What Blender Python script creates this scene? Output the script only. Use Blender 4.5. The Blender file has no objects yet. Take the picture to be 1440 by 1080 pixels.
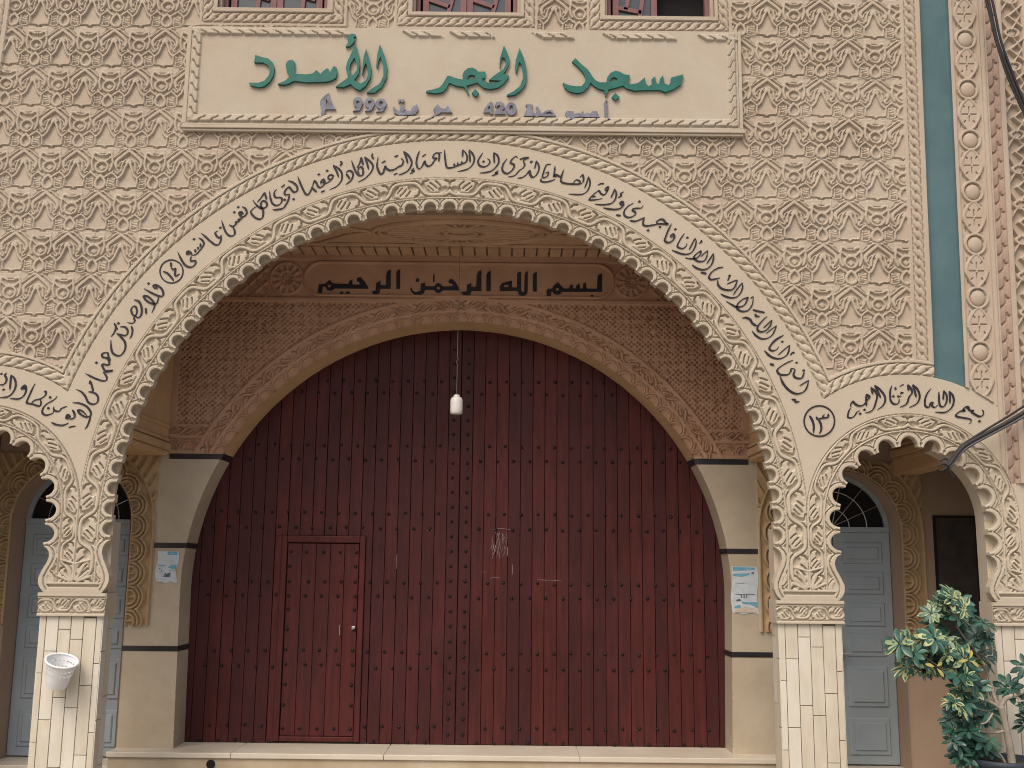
import bpy, bmesh, math, random
import numpy as np
from mathutils.geometry import tessellate_polygon
from mathutils import Vector, Matrix
random.seed(7); rng = np.random.default_rng(11)
SC = bpy.context.scene
C = SC.collection
R_ = math.radians

# ------------------------------------------------------------------ camera, sky, sun, exposure
F, D, EYE, PITCH, ROLL = 1500.0, 10.3, 2.2, R_(9.8), R_(0.6)
f0 = np.array([0, math.cos(PITCH), math.sin(PITCH)])
u0 = np.array([0, -math.sin(PITCH), math.cos(PITCH)])
r0 = np.array([1.0, 0, 0])
CR = r0 * math.cos(ROLL) + u0 * math.sin(ROLL)
CU = u0 * math.cos(ROLL) - r0 * math.sin(ROLL)
cam = bpy.data.cameras.new('camera'); co = bpy.data.objects.new('camera', cam); C.objects.link(co)
cam.sensor_width = 36; cam.lens = F / 1440 * 36; cam.clip_end = 500; cam.clip_start = 0.1
M = Matrix(((CR[0], CU[0], -f0[0], 0), (CR[1], CU[1], -f0[1], -D), (CR[2], CU[2], -f0[2], EYE), (0, 0, 0, 1)))
co.matrix_world = M
SC.camera = co
w = bpy.data.worlds.new('World'); SC.world = w; w.use_nodes = True
nt = w.node_tree
sky = nt.nodes.new('ShaderNodeTexSky'); sky.sky_type = 'NISHITA'; sky.sun_disc = False
SUN_EL, SUN_AZ = 52, 205          # azimuth clockwise from +Y
sky.sun_elevation = R_(SUN_EL); sky.sun_rotation = R_(SUN_AZ)
sky.air_density = 1.0; sky.dust_density = 6.0; sky.ozone_density = 0.6
bg = nt.nodes['Background']; bg.inputs[1].default_value = 0.14
nt.links.new(sky.outputs[0], bg.inputs[0])
sl = bpy.data.lights.new('sun', 'SUN'); so = bpy.data.objects.new('sun', sl); C.objects.link(so)
sl.energy = 0.85; sl.angle = R_(28); sl.color = (1.0, 0.95, 0.88)
sd = Vector((math.sin(R_(SUN_AZ)) * math.cos(R_(SUN_EL)), math.cos(R_(SUN_AZ)) * math.cos(R_(SUN_EL)), math.sin(R_(SUN_EL))))
so.rotation_euler = sd.to_track_quat('Z', 'Y').to_euler()
SC.view_settings.view_transform = 'Standard'; SC.view_settings.look = 'None'
SC.view_settings.gamma = 1; SC.view_settings.exposure = 0.30
SC.render.engine = 'CYCLES'; SC.cycles.filter_width = 1.0


def P(x, y, Y=0.0):
    """point of the vertical plane at depth Y that a traced photo position belongs to"""
    x = np.asarray(x, float); y = np.asarray(y, float)
    d = ((x - 720) / F)[..., None] * CR - ((y - 540) / F)[..., None] * CU + f0
    t = (Y + D) / d[..., 1]
    p = d * t[..., None]; p[..., 1] -= D; p[..., 2] += EYE
    return p


# ------------------------------------------------------------------ materials
def mat(name, col, rough=0.85, var=0.12, vscale=1.2, warm=0.0, bump=0.0, bscale=60, col2=None, metal=0.0, stain=0.0, spec=0.3, stretch=None, dist=0.004):
    m = bpy.data.materials.new(name); m.use_nodes = True
    t = m.node_tree; b = t.nodes['Principled BSDF']
    b.inputs['Roughness'].default_value = rough; b.inputs['Metallic'].default_value = metal
    b.inputs['Specular IOR Level'].default_value = spec
    g = t.nodes.new('ShaderNodeNewGeometry')
    src = g.outputs['Position']
    if stretch:
        mp = t.nodes.new('ShaderNodeMapping'); mp.inputs['Scale'].default_value = stretch
        t.links.new(src, mp.inputs['Vector']); src = mp.outputs[0]
    n = t.nodes.new('ShaderNodeTexNoise'); n.inputs['Scale'].default_value = vscale; n.inputs['Detail'].default_value = 6; n.inputs['Roughness'].default_value = 0.62
    t.links.new(src, n.inputs['Vector'])
    c2 = col2 or tuple(max(0, c * (1 - var) * (1 + s * warm)) for c, s in zip(col, (0.5, -0.2, -1)))
    rp = t.nodes.new('ShaderNodeValToRGB')
    rp.color_ramp.elements[0].position = 0.34; rp.color_ramp.elements[1].position = 0.66
    rp.color_ramp.elements[0].color = (*c2, 1); rp.color_ramp.elements[1].color = (*col, 1)
    t.links.new(n.outputs['Fac'], rp.inputs['Fac'])
    out = rp.outputs[0]
    if stain:
        n2 = t.nodes.new('ShaderNodeTexNoise'); n2.inputs['Scale'].default_value = 0.55; n2.inputs['Detail'].default_value = 8; n2.inputs['Roughness'].default_value = 0.7
        t.links.new(g.outputs['Position'], n2.inputs['Vector'])
        r2 = t.nodes.new('ShaderNodeValToRGB'); r2.color_ramp.elements[0].position = 0.4; r2.color_ramp.elements[1].position = 0.7
        r2.color_ramp.elements[0].color = (1, 1, 1, 1); r2.color_ramp.elements[1].color = (1 - stain * 0.8, 1 - stain * 1.05, 1 - stain * 1.25, 1)
        t.links.new(n2.outputs['Fac'], r2.inputs['Fac'])
        mx = t.nodes.new('ShaderNodeMix'); mx.data_type = 'RGBA'; mx.blend_type = 'MULTIPLY'; mx.inputs[0].default_value = 1
        t.links.new(out, mx.inputs[6]); t.links.new(r2.outputs[0], mx.inputs[7]); out = mx.outputs[2]
    t.links.new(out, b.inputs['Base Color'])
    if bump:
        n3 = t.nodes.new('ShaderNodeTexNoise'); n3.inputs['Scale'].default_value = bscale; n3.inputs['Detail'].default_value = 5
        t.links.new(src, n3.inputs['Vector'])
        bp = t.nodes.new('ShaderNodeBump'); bp.inputs['Strength'].default_value = bump; bp.inputs['Distance'].default_value = dist
        t.links.new(n3.outputs['Fac'], bp.inputs['Height']); t.links.new(bp.outputs[0], b.inputs['Normal'])
    return m


MT = {}
MT['wall'] = mat('carved_stucco', (0.462, 0.395, 0.304), col2=(0.435, 0.362, 0.287), vscale=1.7, bump=0.5, bscale=45, stain=0.13)
MT['arch'] = mat('arch_stucco', (.485,.425,.325), col2=(0.470, 0.403, 0.316), vscale=2.0, bump=0.4, bscale=40, stain=0.10)
MT['sign'] = mat('panel_stucco', (0.468, 0.414, 0.33), col2=(0.445, 0.378, 0.288), vscale=2.6, bump=0.25, bscale=30, stain=0.08)
MT['pil'] = mat('pilaster_stucco', (0.455, 0.385, 0.31), var=0.08, vscale=2.0, warm=0.08, bump=0.4, bscale=50, stain=0.08)
MT['scale'] = mat('pink_stucco', (0.39, 0.285, 0.222), var=0.12, vscale=6, bump=0.4)
MT['teal'] = mat('teal_plaster', (0.098, 0.170, 0.186), rough=0.75, col2=(0.070, 0.136, 0.152), vscale=2.0, bump=0.25, bscale=14, stain=0.05)
MT['ink'] = mat('black_paint', (0.016, 0.013, 0.018), rough=0.6, col2=(0.028, 0.024, 0.03), vscale=9)
MT['green'] = mat('green_enamel', (0.016, 0.15, 0.116), rough=0.5, col2=(0.012, 0.108, 0.088), vscale=7, bump=0.3, bscale=25, spec=0.3)
MT['grey'] = mat('grey_paint', (0.215, 0.225, 0.275), rough=0.6, col2=(0.13, 0.13, 0.155), vscale=16, bump=0.5, bscale=60)
MT['back'] = mat('ochre_stucco', (0.49, 0.300, 0.198), var=0.18, vscale=1.8, warm=0.05, bump=0.5, bscale=40, stain=0.12)
MT['soffit'] = mat('ochre_soffit', (0.55, 0.370, 0.205), var=0.16, vscale=2.5, warm=0.05, bump=0.3, bscale=30, stain=0.10)
MT['ceil'] = mat('ceiling_stucco', (0.53, 0.355, 0.225), var=0.18, vscale=2.2, bump=0.5, bscale=30, stain=0.12)
MT['orn'] = mat('ochre_ornament', (0.45, 0.315, 0.175), var=0.14, vscale=3, bump=0.5, bscale=40, stain=0.10)
MT['jamb'] = mat('beige_marble', (0.50, 0.43, 0.325), rough=0.5, col2=(0.40, 0.335, 0.245), vscale=0.9, bump=0.10, bscale=9, stain=0.24)
MT['plain'] = mat('plain_stucco', (0.40, 0.29, 0.21), var=0.1, vscale=1.4, bump=0.3, bscale=40, stain=0.08)
MT['blacktile'] = mat('black_tile', (0.018, 0.016, 0.02), rough=0.3, col2=(0.03, 0.026, 0.03), vscale=6, spec=0.5)
MT['tile'] = mat('cream_tile', (0.615, 0.57, 0.47), rough=0.55, col2=(0.53, 0.48, 0.375), vscale=5.0, bump=0.15, bscale=20, stretch=(1.4, 1.4, 0.5), stain=0.10)
MT['tile2'] = mat('pale_tile', (0.64, 0.60, 0.515), rough=0.55, col2=(0.56, 0.515, 0.42), vscale=4.0, bump=0.15, bscale=20, stretch=(1.4, 1.4, 0.5))
MT['grout'] = mat('grout', (0.20, 0.165, 0.12), var=0.2, vscale=8)
MT['wood'] = mat('red_wood', (0.092, 0.0175, 0.0168), rough=0.55, col2=(0.046, 0.0135, 0.0138), vscale=3.0, bump=0.5, bscale=26, stretch=(6, 6, 0.45), stain=0.45, spec=0.22)
MT['wood2'] = mat('red_wood_bright', (0.104, 0.0192, 0.0170), rough=0.55, col2=(0.052, 0.0142, 0.0135), vscale=3.0, bump=0.5, bscale=26, stretch=(6, 6, 0.45), stain=0.4, spec=0.22)
MT['wood3'] = mat('dark_wood', (0.068, 0.0145, 0.0150), rough=0.55, col2=(0.044, 0.0125, 0.0135), vscale=3.0, bump=0.5, bscale=26, stretch=(6, 6, 0.45), stain=0.4, spec=0.22)
MT['stud'] = mat('dark_iron', (0.030, 0.022, 0.022), rough=0.45, var=0.4, vscale=20, metal=0.5)
MT['steel'] = mat('steel', (0.45, 0.43, 0.40), rough=0.35, metal=0.9, vscale=10)
MT['blue'] = mat('blue_grey_paint', (0.315, 0.368, 0.400), rough=0.55, col2=(0.265, 0.315, 0.348), vscale=1.3, bump=0.10, bscale=10, stain=0.20)
MT['winwood'] = mat('mauve_wood', (0.22, 0.105, 0.10), rough=0.6, col2=(0.16, 0.075, 0.078), vscale=6, bump=0.2, stretch=(4, 4, 1))
MT['glass'] = mat('dark_glass', (0.040, 0.048, 0.062), rough=0.12, col2=(0.055, 0.064, 0.08), vscale=2, spec=0.5)
MT['dark'] = mat('black_and_shade', (0.012, 0.011, 0.012), rough=0.9, vscale=2)  # near-black: painted shade in openings, also plain black parts
MT['board'] = mat('slate_board', (0.060, 0.050, 0.042), rough=0.7, col2=(0.035, 0.030, 0.027), vscale=5, bump=0.3, bscale=14)
MT['paper'] = mat('poster_paper', (0.56, 0.60, 0.63), rough=0.7, col2=(0.45, 0.50, 0.54), vscale=14)
MT['paperblue'] = mat('poster_blue', (0.10, 0.30, 0.42), rough=0.7, col2=(0.20, 0.40, 0.50), vscale=18)
MT['paperdark'] = mat('poster_dark', (0.045, 0.055, 0.065), rough=0.7, col2=(0.16, 0.19, 0.22), vscale=22)
MT['papertan'] = mat('poster_tan', (0.50, 0.40, 0.30), rough=0.7, col2=(0.55, 0.50, 0.44), vscale=18)
MT['white'] = mat('white_plastic', (0.84, 0.855, 0.86), rough=0.4, col2=(0.74, 0.755, 0.77), vscale=9, spec=0.5, stain=0.05)
MT['lamp'] = mat('opal_glass', (0.72, 0.70, 0.66), rough=0.3, col2=(0.64, 0.61, 0.56), vscale=8, spec=0.5)
MT['cable'] = mat('black_rubber', (0.028, 0.026, 0.027), rough=0.55, vscale=10)
MT['cable2'] = mat('grey_rubber', (0.085, 0.092, 0.105), rough=0.5, vscale=10)
MT['floor'] = mat('porch_tile', (0.42, 0.37, 0.30), rough=0.6, vscale=2, var=0.15, stain=0.15)
MT['street'] = mat('street_concrete', (0.36, 0.335, 0.30), rough=0.9, vscale=1.0, var=0.25, bump=0.4, bscale=30, stain=0.2)
MT['stone'] = mat('sill_stone', (0.52, 0.45, 0.34), rough=0.6, col2=(0.42, 0.345, 0.235), vscale=1.6, bump=0.1, bscale=14, stain=0.25)
MT['sill'] = mat('sill_marble', (0.60, 0.545, 0.45), rough=0.4, col2=(0.52, 0.46, 0.37), vscale=1.5)
MT['leaf'] = mat('leaf_green', (0.052, 0.138, 0.100), rough=0.36, col2=(0.024, 0.075, 0.058), vscale=7, spec=0.5)
MT['leaf2'] = mat('leaf_dark', (0.026, 0.085, 0.056), rough=0.4, col2=(0.014, 0.048, 0.036), vscale=7, spec=0.5)
MT['leafc'] = mat('leaf_cream', (0.46, 0.44, 0.20), rough=0.4, col2=(0.20, 0.30, 0.15), vscale=9, spec=0.5)
MT['leafy'] = mat('leaf_yellow', (0.40, 0.34, 0.10), rough=0.45, col2=(0.28, 0.27, 0.09), vscale=9)
MT['bark'] = mat('pale_bark', (0.36, 0.31, 0.25), rough=0.9, var=0.35, vscale=9, bump=0.6, bscale=35)
MT['pot'] = mat('dark_pot', (0.030, 0.042, 0.055), rough=0.5, vscale=6)
MT['soil'] = mat('soil', (0.05, 0.036, 0.025), rough=1, vscale=14, var=0.4, bump=0.8, bscale=40)
MT['scratch'] = mat('scratch_white', (0.30, 0.24, 0.23), rough=0.8, col2=(0.11, 0.05, 0.05), vscale=14)


# ------------------------------------------------------------------ object helpers
def props(o, label=None, cat=None, group=None, kind=None):
    if label: o['label'] = label
    if cat: o['category'] = cat
    if group: o['group'] = group
    if kind: o['kind'] = kind
    return o


def thing(name, label, cat, loc=(0, 0, 0), group=None):
    o = bpy.data.objects.new(name, None); C.objects.link(o); o.location = loc; o.empty_display_size = 0.2
    return props(o, label, cat, group, 'thing')


def link(name, me, m, parent=None, smooth=False):
    ms = m if isinstance(m, (list, tuple)) else [m]
    for x in ms: me.materials.append(x)
    if smooth: me.polygons.foreach_set('use_smooth', np.ones(len(me.polygons), bool))
    o = bpy.data.objects.new(name, me); C.objects.link(o)
    if parent is not None:
        o.parent = parent
        o.matrix_parent_inverse = Matrix.Translation(-parent_loc(parent))
    return o


def parent_loc(p):
    return Vector(p.location) if p.parent is None else Vector((0, 0, 0))


def npmesh(name, V, quads, tris, m, parent=None, smooth=True, rev=False):
    V = np.asarray(V, np.float32)
    quads = np.asarray(quads, np.int32).reshape(-1, 4); tris = np.asarray(tris, np.int32).reshape(-1, 3)
    if rev: quads = quads[:, ::-1]; tris = tris[:, ::-1]
    me = bpy.data.meshes.new(name)
    me.vertices.add(len(V)); me.vertices.foreach_set('co', V.ravel())
    nl = quads.size + tris.size
    me.loops.add(nl); me.loops.foreach_set('vertex_index', np.concatenate([quads.ravel(), tris.ravel()]))
    npol = len(quads) + len(tris)
    me.polygons.add(npol)
    st = np.concatenate([np.arange(len(quads)) * 4, quads.size + np.arange(len(tris)) * 3]).astype(np.int32)
    me.polygons.foreach_set('loop_start', st)
    me.update(calc_edges=True)
    me.validate()
    return link(name, me, m, parent, smooth)


class MB:
    def __init__(s): s.v = []; s.f = []; s.mi = []
    def add(s, vs, fs, mi=0):
        k = len(s.v); s.v += [tuple(map(float, v)) for v in vs]
        s.f += [tuple(i + k for i in f) for f in fs]; s.mi += [mi] * len(fs)
    def box(s, x0, x1, y0, y1, z0, z1, mi=0, bev=0.0):
        if bev:
            b = bev
            vs = [(x0, y1, z0), (x1, y1, z0), (x1, y1, z1), (x0, y1, z1),
                  (x0, y0 + b, z0), (x1, y0 + b, z0), (x1, y0 + b, z1), (x0, y0 + b, z1),
                  (x0 + b, y0, z0 + b), (x1 - b, y0, z0 + b), (x1 - b, y0, z1 - b), (x0 + b, y0, z1 - b)]
            fs = [(3, 2, 1, 0), (8, 9, 10, 11)]
            for i in range(4):
                j = (i + 1) % 4
                fs.append((i, j, 4 + j, 4 + i)); fs.append((4 + i, 4 + j, 8 + j, 8 + i))
            s.add(vs, fs, mi); return
        vs = [(x0, y0, z0), (x1, y0, z0), (x1, y1, z0), (x0, y1, z0), (x0, y0, z1), (x1, y0, z1), (x1, y1, z1), (x0, y1, z1)]
        s.add(vs, [(0, 3, 2, 1), (4, 5, 6, 7), (0, 1, 5, 4), (1, 2, 6, 5), (2, 3, 7, 6), (3, 0, 4, 7)], mi)
    def prism(s, poly, y0, y1, holes=(), mi=0):
        """polygon in (x, z), front at y0, back at y1 (y0 < y1)"""
        loops = [list(poly)] + [list(h) for h in holes]
        pts = [p for l in loops for p in l]; n = len(pts)
        tr = tessellate_polygon([[Vector((p[0], p[1], 0)) for p in l] for l in loops])
        vs = [(p[0], y0, p[1]) for p in pts] + [(p[0], y1, p[1]) for p in pts]
        fs = []
        for a, b, c in tr:
            A, B, Cc = pts[a], pts[b], pts[c]
            cr = (B[0] - A[0]) * (Cc[1] - A[1]) - (B[1] - A[1]) * (Cc[0] - A[0])
            if cr < 0: b, c = c, b
            fs.append((a, b, c)); fs.append((a + n, c + n, b + n))
        k = 0
        for l in loops:
            m = len(l)
            for i in range(m):
                j = (i + 1) % m
                fs.append((k + i, k + j, n + k + j, n + k + i))
            k += m
        s.add(vs, fs, mi)
    def tube(s, pts, rad, n=8, mi=0, cap=True):
        pts = [Vector(p) for p in pts]; k = len(pts)
        rr = rad if isinstance(rad, (list, tuple)) else [rad] * k
        vs = []; up = Vector((0.13, 0.97, 0.21)).normalized()
        for i, p in enumerate(pts):
            d = (pts[min(i + 1, k - 1)] - pts[max(i - 1, 0)]).normalized()
            a = d.cross(up)
            if a.length < 1e-3: a = d.cross(Vector((1, 0, 0)))
            a.normalize(); b = d.cross(a)
            for j in range(n):
                t = 2 * math.pi * j / n
                vs.append(p + (a * math.cos(t) + b * math.sin(t)) * rr[i])
        fs = [(i * n + j, i * n + (j + 1) % n, (i + 1) * n + (j + 1) % n, (i + 1) * n + j) for i in range(k - 1) for j in range(n)]
        if cap:
            fs.append(tuple(range(n - 1, -1, -1))); fs.append(tuple((k - 1) * n + j for j in range(n)))
        s.add(vs, fs, mi)
    def lathe(s, prof, c=(0, 0, 0), n=24, mi=0, axis=None):
        """prof: (r, z)"""
        rot = Matrix.Identity(3) if axis is None else Vector((0, 0, 1)).rotation_difference(Vector(axis)).to_matrix()
        c = Vector(c); vs = []
        for r, z in prof:
            for j in range(n):
                t = 2 * math.pi * j / n
                vs.append(c + rot @ Vector((r * math.cos(t), r * math.sin(t), z)))
        fs = [(i * n + j, i * n + (j + 1) % n, (i + 1) * n + (j + 1) % n, (i + 1) * n + j) for i in range(len(prof) - 1) for j in range(n)]
        s.add(vs, fs, mi)
    def build(s, name, m, parent=None, smooth=False):
        me = bpy.data.meshes.new(name); me.from_pydata(s.v, [], s.f); me.validate(); me.update()
        o = link(name, me, m, parent, smooth)
        if isinstance(m, (list, tuple)): me.polygons.foreach_set('material_index', s.mi[:len(me.polygons)])
        return o


def bevel(o, wdt, seg=2):
    b = o.modifiers.new('bevel', 'BEVEL'); b.width = wdt; b.segments = seg; b.limit_method = 'ANGLE'; b.angle_limit = R_(40)


def catmull(pts, n=6):
    pts = np.asarray(pts, float)
    if len(pts) < 3:
        t = np.linspace(0, 1, n + 1)[:, None]; return pts[0] * (1 - t) + pts[-1] * t
    q = np.vstack([2 * pts[0] - pts[1], pts, 2 * pts[-1] - pts[-2]]); out = []
    for i in range(1, len(q) - 2):
        a, b, c, d = q[i - 1:i + 3]
        for t in np.arange(n) / n:
            out.append(0.5 * ((2 * b) + (c - a) * t + (2 * a - 5 * b + 4 * c - d) * t ** 2 + (3 * b - a - 3 * c + d) * t ** 3))
    out.append(pts[-1]); return np.array(out)


def parse(s): return np.array([[float(v) for v in p.split(',')] for p in s.split()])


# ------------------------------------------------------------------ relief helpers (arrays)
def sst(x, a, b):
    t = np.clip((x - a) / (b - a), 0, 1); return t * t * (3 - 2 * t)


def pdist(X, Z, pts):
    d = np.full(X.shape, 1e9, np.float32)
    for (ax, az), (bx, bz) in zip(pts[:-1], pts[1:]):
        ux, uz = bx - ax, bz - az; L = ux * ux + uz * uz + 1e-12
        t = np.clip(((X - ax) * ux + (Z - az) * uz) / L, 0, 1)
        d = np.minimum(d, np.hypot(X - ax - t * ux, Z - az - t * uz))
    return d


def rib(d, wd, e): return 1 - sst(d, wd / 2 - e / 2, wd / 2 + e / 2)


def bil(T, u, v):
    """bilinear lookup, u, v in cells, wrapping"""
    n, m = T.shape
    u0_ = np.floor(u).astype(np.int64); v0_ = np.floor(v).astype(np.int64); fu = (u - u0_).astype(np.float32); fv = (v - v0_).astype(np.float32)
    a = T[v0_ % n, u0_ % m]; b = T[v0_ % n, (u0_ + 1) % m]; c = T[(v0_ + 1) % n, u0_ % m]; d = T[(v0_ + 1) % n, (u0_ + 1) % m]
    return a * (1 - fu) * (1 - fv) + b * fu * (1 - fv) + c * (1 - fu) * fv + d * fu * fv


def noise2(X, Z, sc, seed):
    r = np.random.default_rng(seed); T = r.random((64, 64)).astype(np.float32) * 2 - 1
    return bil(T, X / sc + 17.3, Z / sc + 9.1) * 0.65 + bil(T.T.copy(), X / sc * 2.1 + 3.3, Z / sc * 2.1 + 5.7) * 0.35


# the wall ornament, drawn once on a torus of one period by one row
TW, TH, TD = 0.5434, 0.4390, 0.0020
ZP = TW / 680.0


def make_tile():
    nx, nz = int(round(TW / TD)), int(round(TH / TD))
    gx, gz = np.meshgrid((np.arange(nx) + 0.5) / nx * 680.0 - 340.0, (np.arange(nz) + 0.5) / nz * 560.0)  # v down from the ogee apex
    H = np.full(gx.shape, 0.10)
    ax_ = np.abs(gx)
    H = np.where((ax_ > 215) & ((gz < 66) | (gz > 552)), 0.66, H)
    H = np.where((ax_ < 60 + gz * .9) & (gz < 20) & (ax_ > 30), 0.5, H)
    H = np.where((gz > 530) & (ax_ > 40), np.maximum(H, 0.5), H)
    H = np.where((ax_ > 130) & (ax_ < 215) & (gz < 40 + (ax_ - 130) * 1.0), np.maximum(H, 0.5), H)
    def st(s, wd, h=1.0, e=6.0, seg=4):
        p = catmull(parse(s), seg)
        for sx in (1, -1):
            for ox in (-680, 0, 680):
                for oz in (0,):
                    q = p * [sx, 1] + [ox, oz]
                    if q[:, 0].max() < -400 or q[:, 0].min() > 400: continue
                    H[:] = np.maximum(H, h * rib(pdist(gx, gz, q), wd, e))
    def cut(s, wd, h=0.3, e=8.0, seg=3):
        p = catmull(parse(s), seg)
        for sx in (1, -1):
            for ox in (-680, 0, 680):
                q = p * [sx, 1] + [ox, 0]
                if q[:, 0].max() < -400 or q[:, 0].min() > 400: continue
                k = rib(pdist(gx, gz, q), wd, e); H[:] = H * (1 - k) + np.minimum(H, h) * k
    # double chevron of the ogee, curls, bell rim, petals
    st('0,30 50,72 100,114 146,156 164,200 154,248', 42, e=6)
    st('52,6 104,48 160,96 214,132', 22, 0.85, 6)
    st('0,-8 16,2 50,22', 20, 0.85, 6)
    st('160,228 150,268 130,292 118,318 134,334 156,318', 25, 0.95, 6)
    st('0,176 22,214 42,262 58,310 76,350 106,384 126,398', 31, e=6)
    st('0,150 16,166 30,190', 34, 0.9, 6)
    st('124,398 126,440 122,500', 24, e=6)
    st('122,510 44,512 16,522 0,544', 16, 0.9, 6)
    st('52,160 80,204 88,256 92,300', 25, 0.85, 6)
    st('34,144 66,164 98,178 122,206 124,240', 20, 0.75, 6)
    # flanking stalk and palmette between two bells
    st('226,62 214,130 206,190 214,250 236,300', 30)
    st('226,62 262,66 300,88 340,92', 30, 0.9)
    st('236,120 262,150 300,172 340,160', 30, 0.95)
    cut('262,92 300,108 325,100', 9, 0.35); cut('340,110 338,140', 9, 0.35)
    a = np.linspace(0, 2 * math.pi, 25)
    c = np.c_[340 + 78 * np.cos(a), 250 + 74 * np.sin(a)]
    st(' '.join('%g,%g' % tuple(q) for q in c), 30, 1.0, seg=1)
    d = np.abs(np.abs(gx) - 340) / 46 + np.abs(gz - 258) / 46
    H[:] = np.maximum(H, 0.62 * (1 - sst(d, 0.82, 1.05)))
    st('126,398 164,356 206,330 250,352 292,392', 26, 0.95)
    st('190,300 232,352 262,372', 22, 0.85)
    st('340,362 296,410 278,462 292,512 340,536', 36)
    for k in ('160,402 168,452 162,505', '248,402 242,450 250,505'): st(k, 24, 0.9)
    H[:] = np.maximum(H, 0.66 * (np.abs(np.abs(gx) - 204) < 40) * (gz > 405) * (gz < 500))
    cut('168,432 232,414', 9, 0.32); cut('168,466 232,448', 9, 0.32); cut('172,496 232,482', 9, 0.32)
    st('140,520 190,534 246,520', 22, 0.8)
    st('255,548 300,530', 18, 0.7)
    cut('126,524 60,524 20,534 0,556', 11, 0.05)
    return H.astype(np.float32)


TILE = make_tile()


def tile_h(X, Z, x0, z0, lean):
    """height 0..1 of the wall ornament; x0, z0 = apex of one ogee"""
    wx = X + 0.012 * noise2(X, Z, 0.42, 1) - lean * (Z - z0); wz = Z + 0.013 * noise2(X, Z, 0.47, 2) + 0.0012 * (X - x0)
    row = np.floor((z0 - wz) / TH).astype(np.int64)
    v = (z0 - wz) / TH - row
    u = (wx - x0) / TW + 0.5 * (row % 2) + 0.5
    cu = np.floor(u).astype(np.int64)
    var = np.random.default_rng(5).random((64, 64)).astype(np.float32)
    amp = 0.72 + 0.42 * var[row % 64, cu % 64]
    u = u - cu + 0.012 * (var[(row + 7) % 64, cu % 64] - .5)
    return bil(TILE, u * TILE.shape[1] - 0.5, v * TILE.shape[0] - 0.5) * amp


# the vine-and-leaf band, unrolled: u along 0..1 (one wave), t across 0..1
def make_vine():
    nu, nt_ = 310, 92                       # 0.62 x 0.18 m in 2 mm cells
    u, t = np.meshgrid((np.arange(nu) + .5) * 2.0, (np.arange(nt_) + .5) * 2.0)   # mm
    H = np.full(u.shape, 0.86)
    def w3(p): return [p + [ox, 0] for ox in (-620, 0, 620)]
    def cut(q, wd, h, e=7):
        k = rib(pdist(u, t, q), wd, e); H[:] = H * (1 - k) + np.minimum(H, h) * k
    s = np.linspace(-620, 1240, 241)
    v = 92 - 72 * np.tanh(2.3 * np.sin(2 * math.pi * s / 620.0)) / math.tanh(2.3)
    d = pdist(u, t, np.c_[s, v])
    for n in range(2):
        fl = n == 1
        f = lambda p: np.c_[p[:, 0] + 310 * n, (184 - p[:, 1]) if fl else p[:, 1]]
        F_ = lambda st: [catmull(q, 4) for q in w3(f(parse(st)))]
        for q in F_('66,84 86,76 108,74'): cut(q, 50, 0.18, 10)
        for q in F_('236,58 262,80 280,116 288,142'): cut(q, 30, 0.08, 10)
        for q in F_('112,112 136,142 160,164'): cut(q, 13, 0.02, 6)
        for q in F_('150,88 184,124 218,150'): cut(q, 13, 0.02, 6)
        for q in F_('186,66 214,90 240,118'): cut(q, 11, 0.15, 6)
        for q in F_('20,128 30,158 66,174'): cut(q, 18, 0.0, 8)
        for q in F_('236,176 268,168 292,162'): cut(q, 12, 0.0, 8)
    k = rib(np.abs(d - 22), 11, 6) * (0.45 + 0.55 * (np.abs(np.sin(2 * math.pi * u / 620.0)) < 0.8)); H = H * (1 - k) + np.minimum(H, 0.05) * k
    H = np.maximum(H, 0.95 * rib(d, 32, 8))
    return H.astype(np.float32)


VINE = make_vine()


def vine_h(s, t):
    """s in metres along, t 0..1 across"""
    return bil(VINE, s / 0.62 * VINE.shape[1] - 0.5, np.clip(t, 0.0, 0.999) * VINE.shape[0] - 0.5)


def rope_h(s, t, per=0.105):
    """two-strand braid; s metres along, t 0..1 across"""
    c = np.clip(t, 0, 1)
    ph = s / per
    a = 0.5 + 0.36 * np.sin(2 * math.pi * ph / 2); b = 0.5 - 0.36 * np.sin(2 * math.pi * ph / 2)
    over = np.cos(2 * math.pi * ph / 2) * 0.0
    sh = np.mod(ph + 1.55 * (c - 0.5) + 0.10 * np.sin(2 * math.pi * c), 1.0)
    h = np.sqrt(np.clip(1 - (2 * sh - 1) ** 2, 0, 1)) ** 0.55
    notch = np.exp(-(((np.mod(ph + 0.5, 1) - 0.5) / 0.16) ** 2) - ((c - 0.5) / 0.10) ** 2)
    env = sst(c, 0.0, 0.12) * (1 - sst(c, 0.88, 1.0))
    tri = np.exp(-(((np.mod(ph + 0.55, 1) - 0.5) / 0.2) ** 2)) * (np.exp(-(c / 0.13) ** 2) + 0.0)
    tri2 = np.exp(-(((np.mod(ph - 0.55, 1) - 0.5) / 0.2) ** 2)) * np.exp(-((1 - c) / 0.13) ** 2)
    return np.clip(h * (0.35 + 0.65 * env) - 0.5 * notch - 0.6 * tri - 0.6 * tri2, 0, 1)


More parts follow.
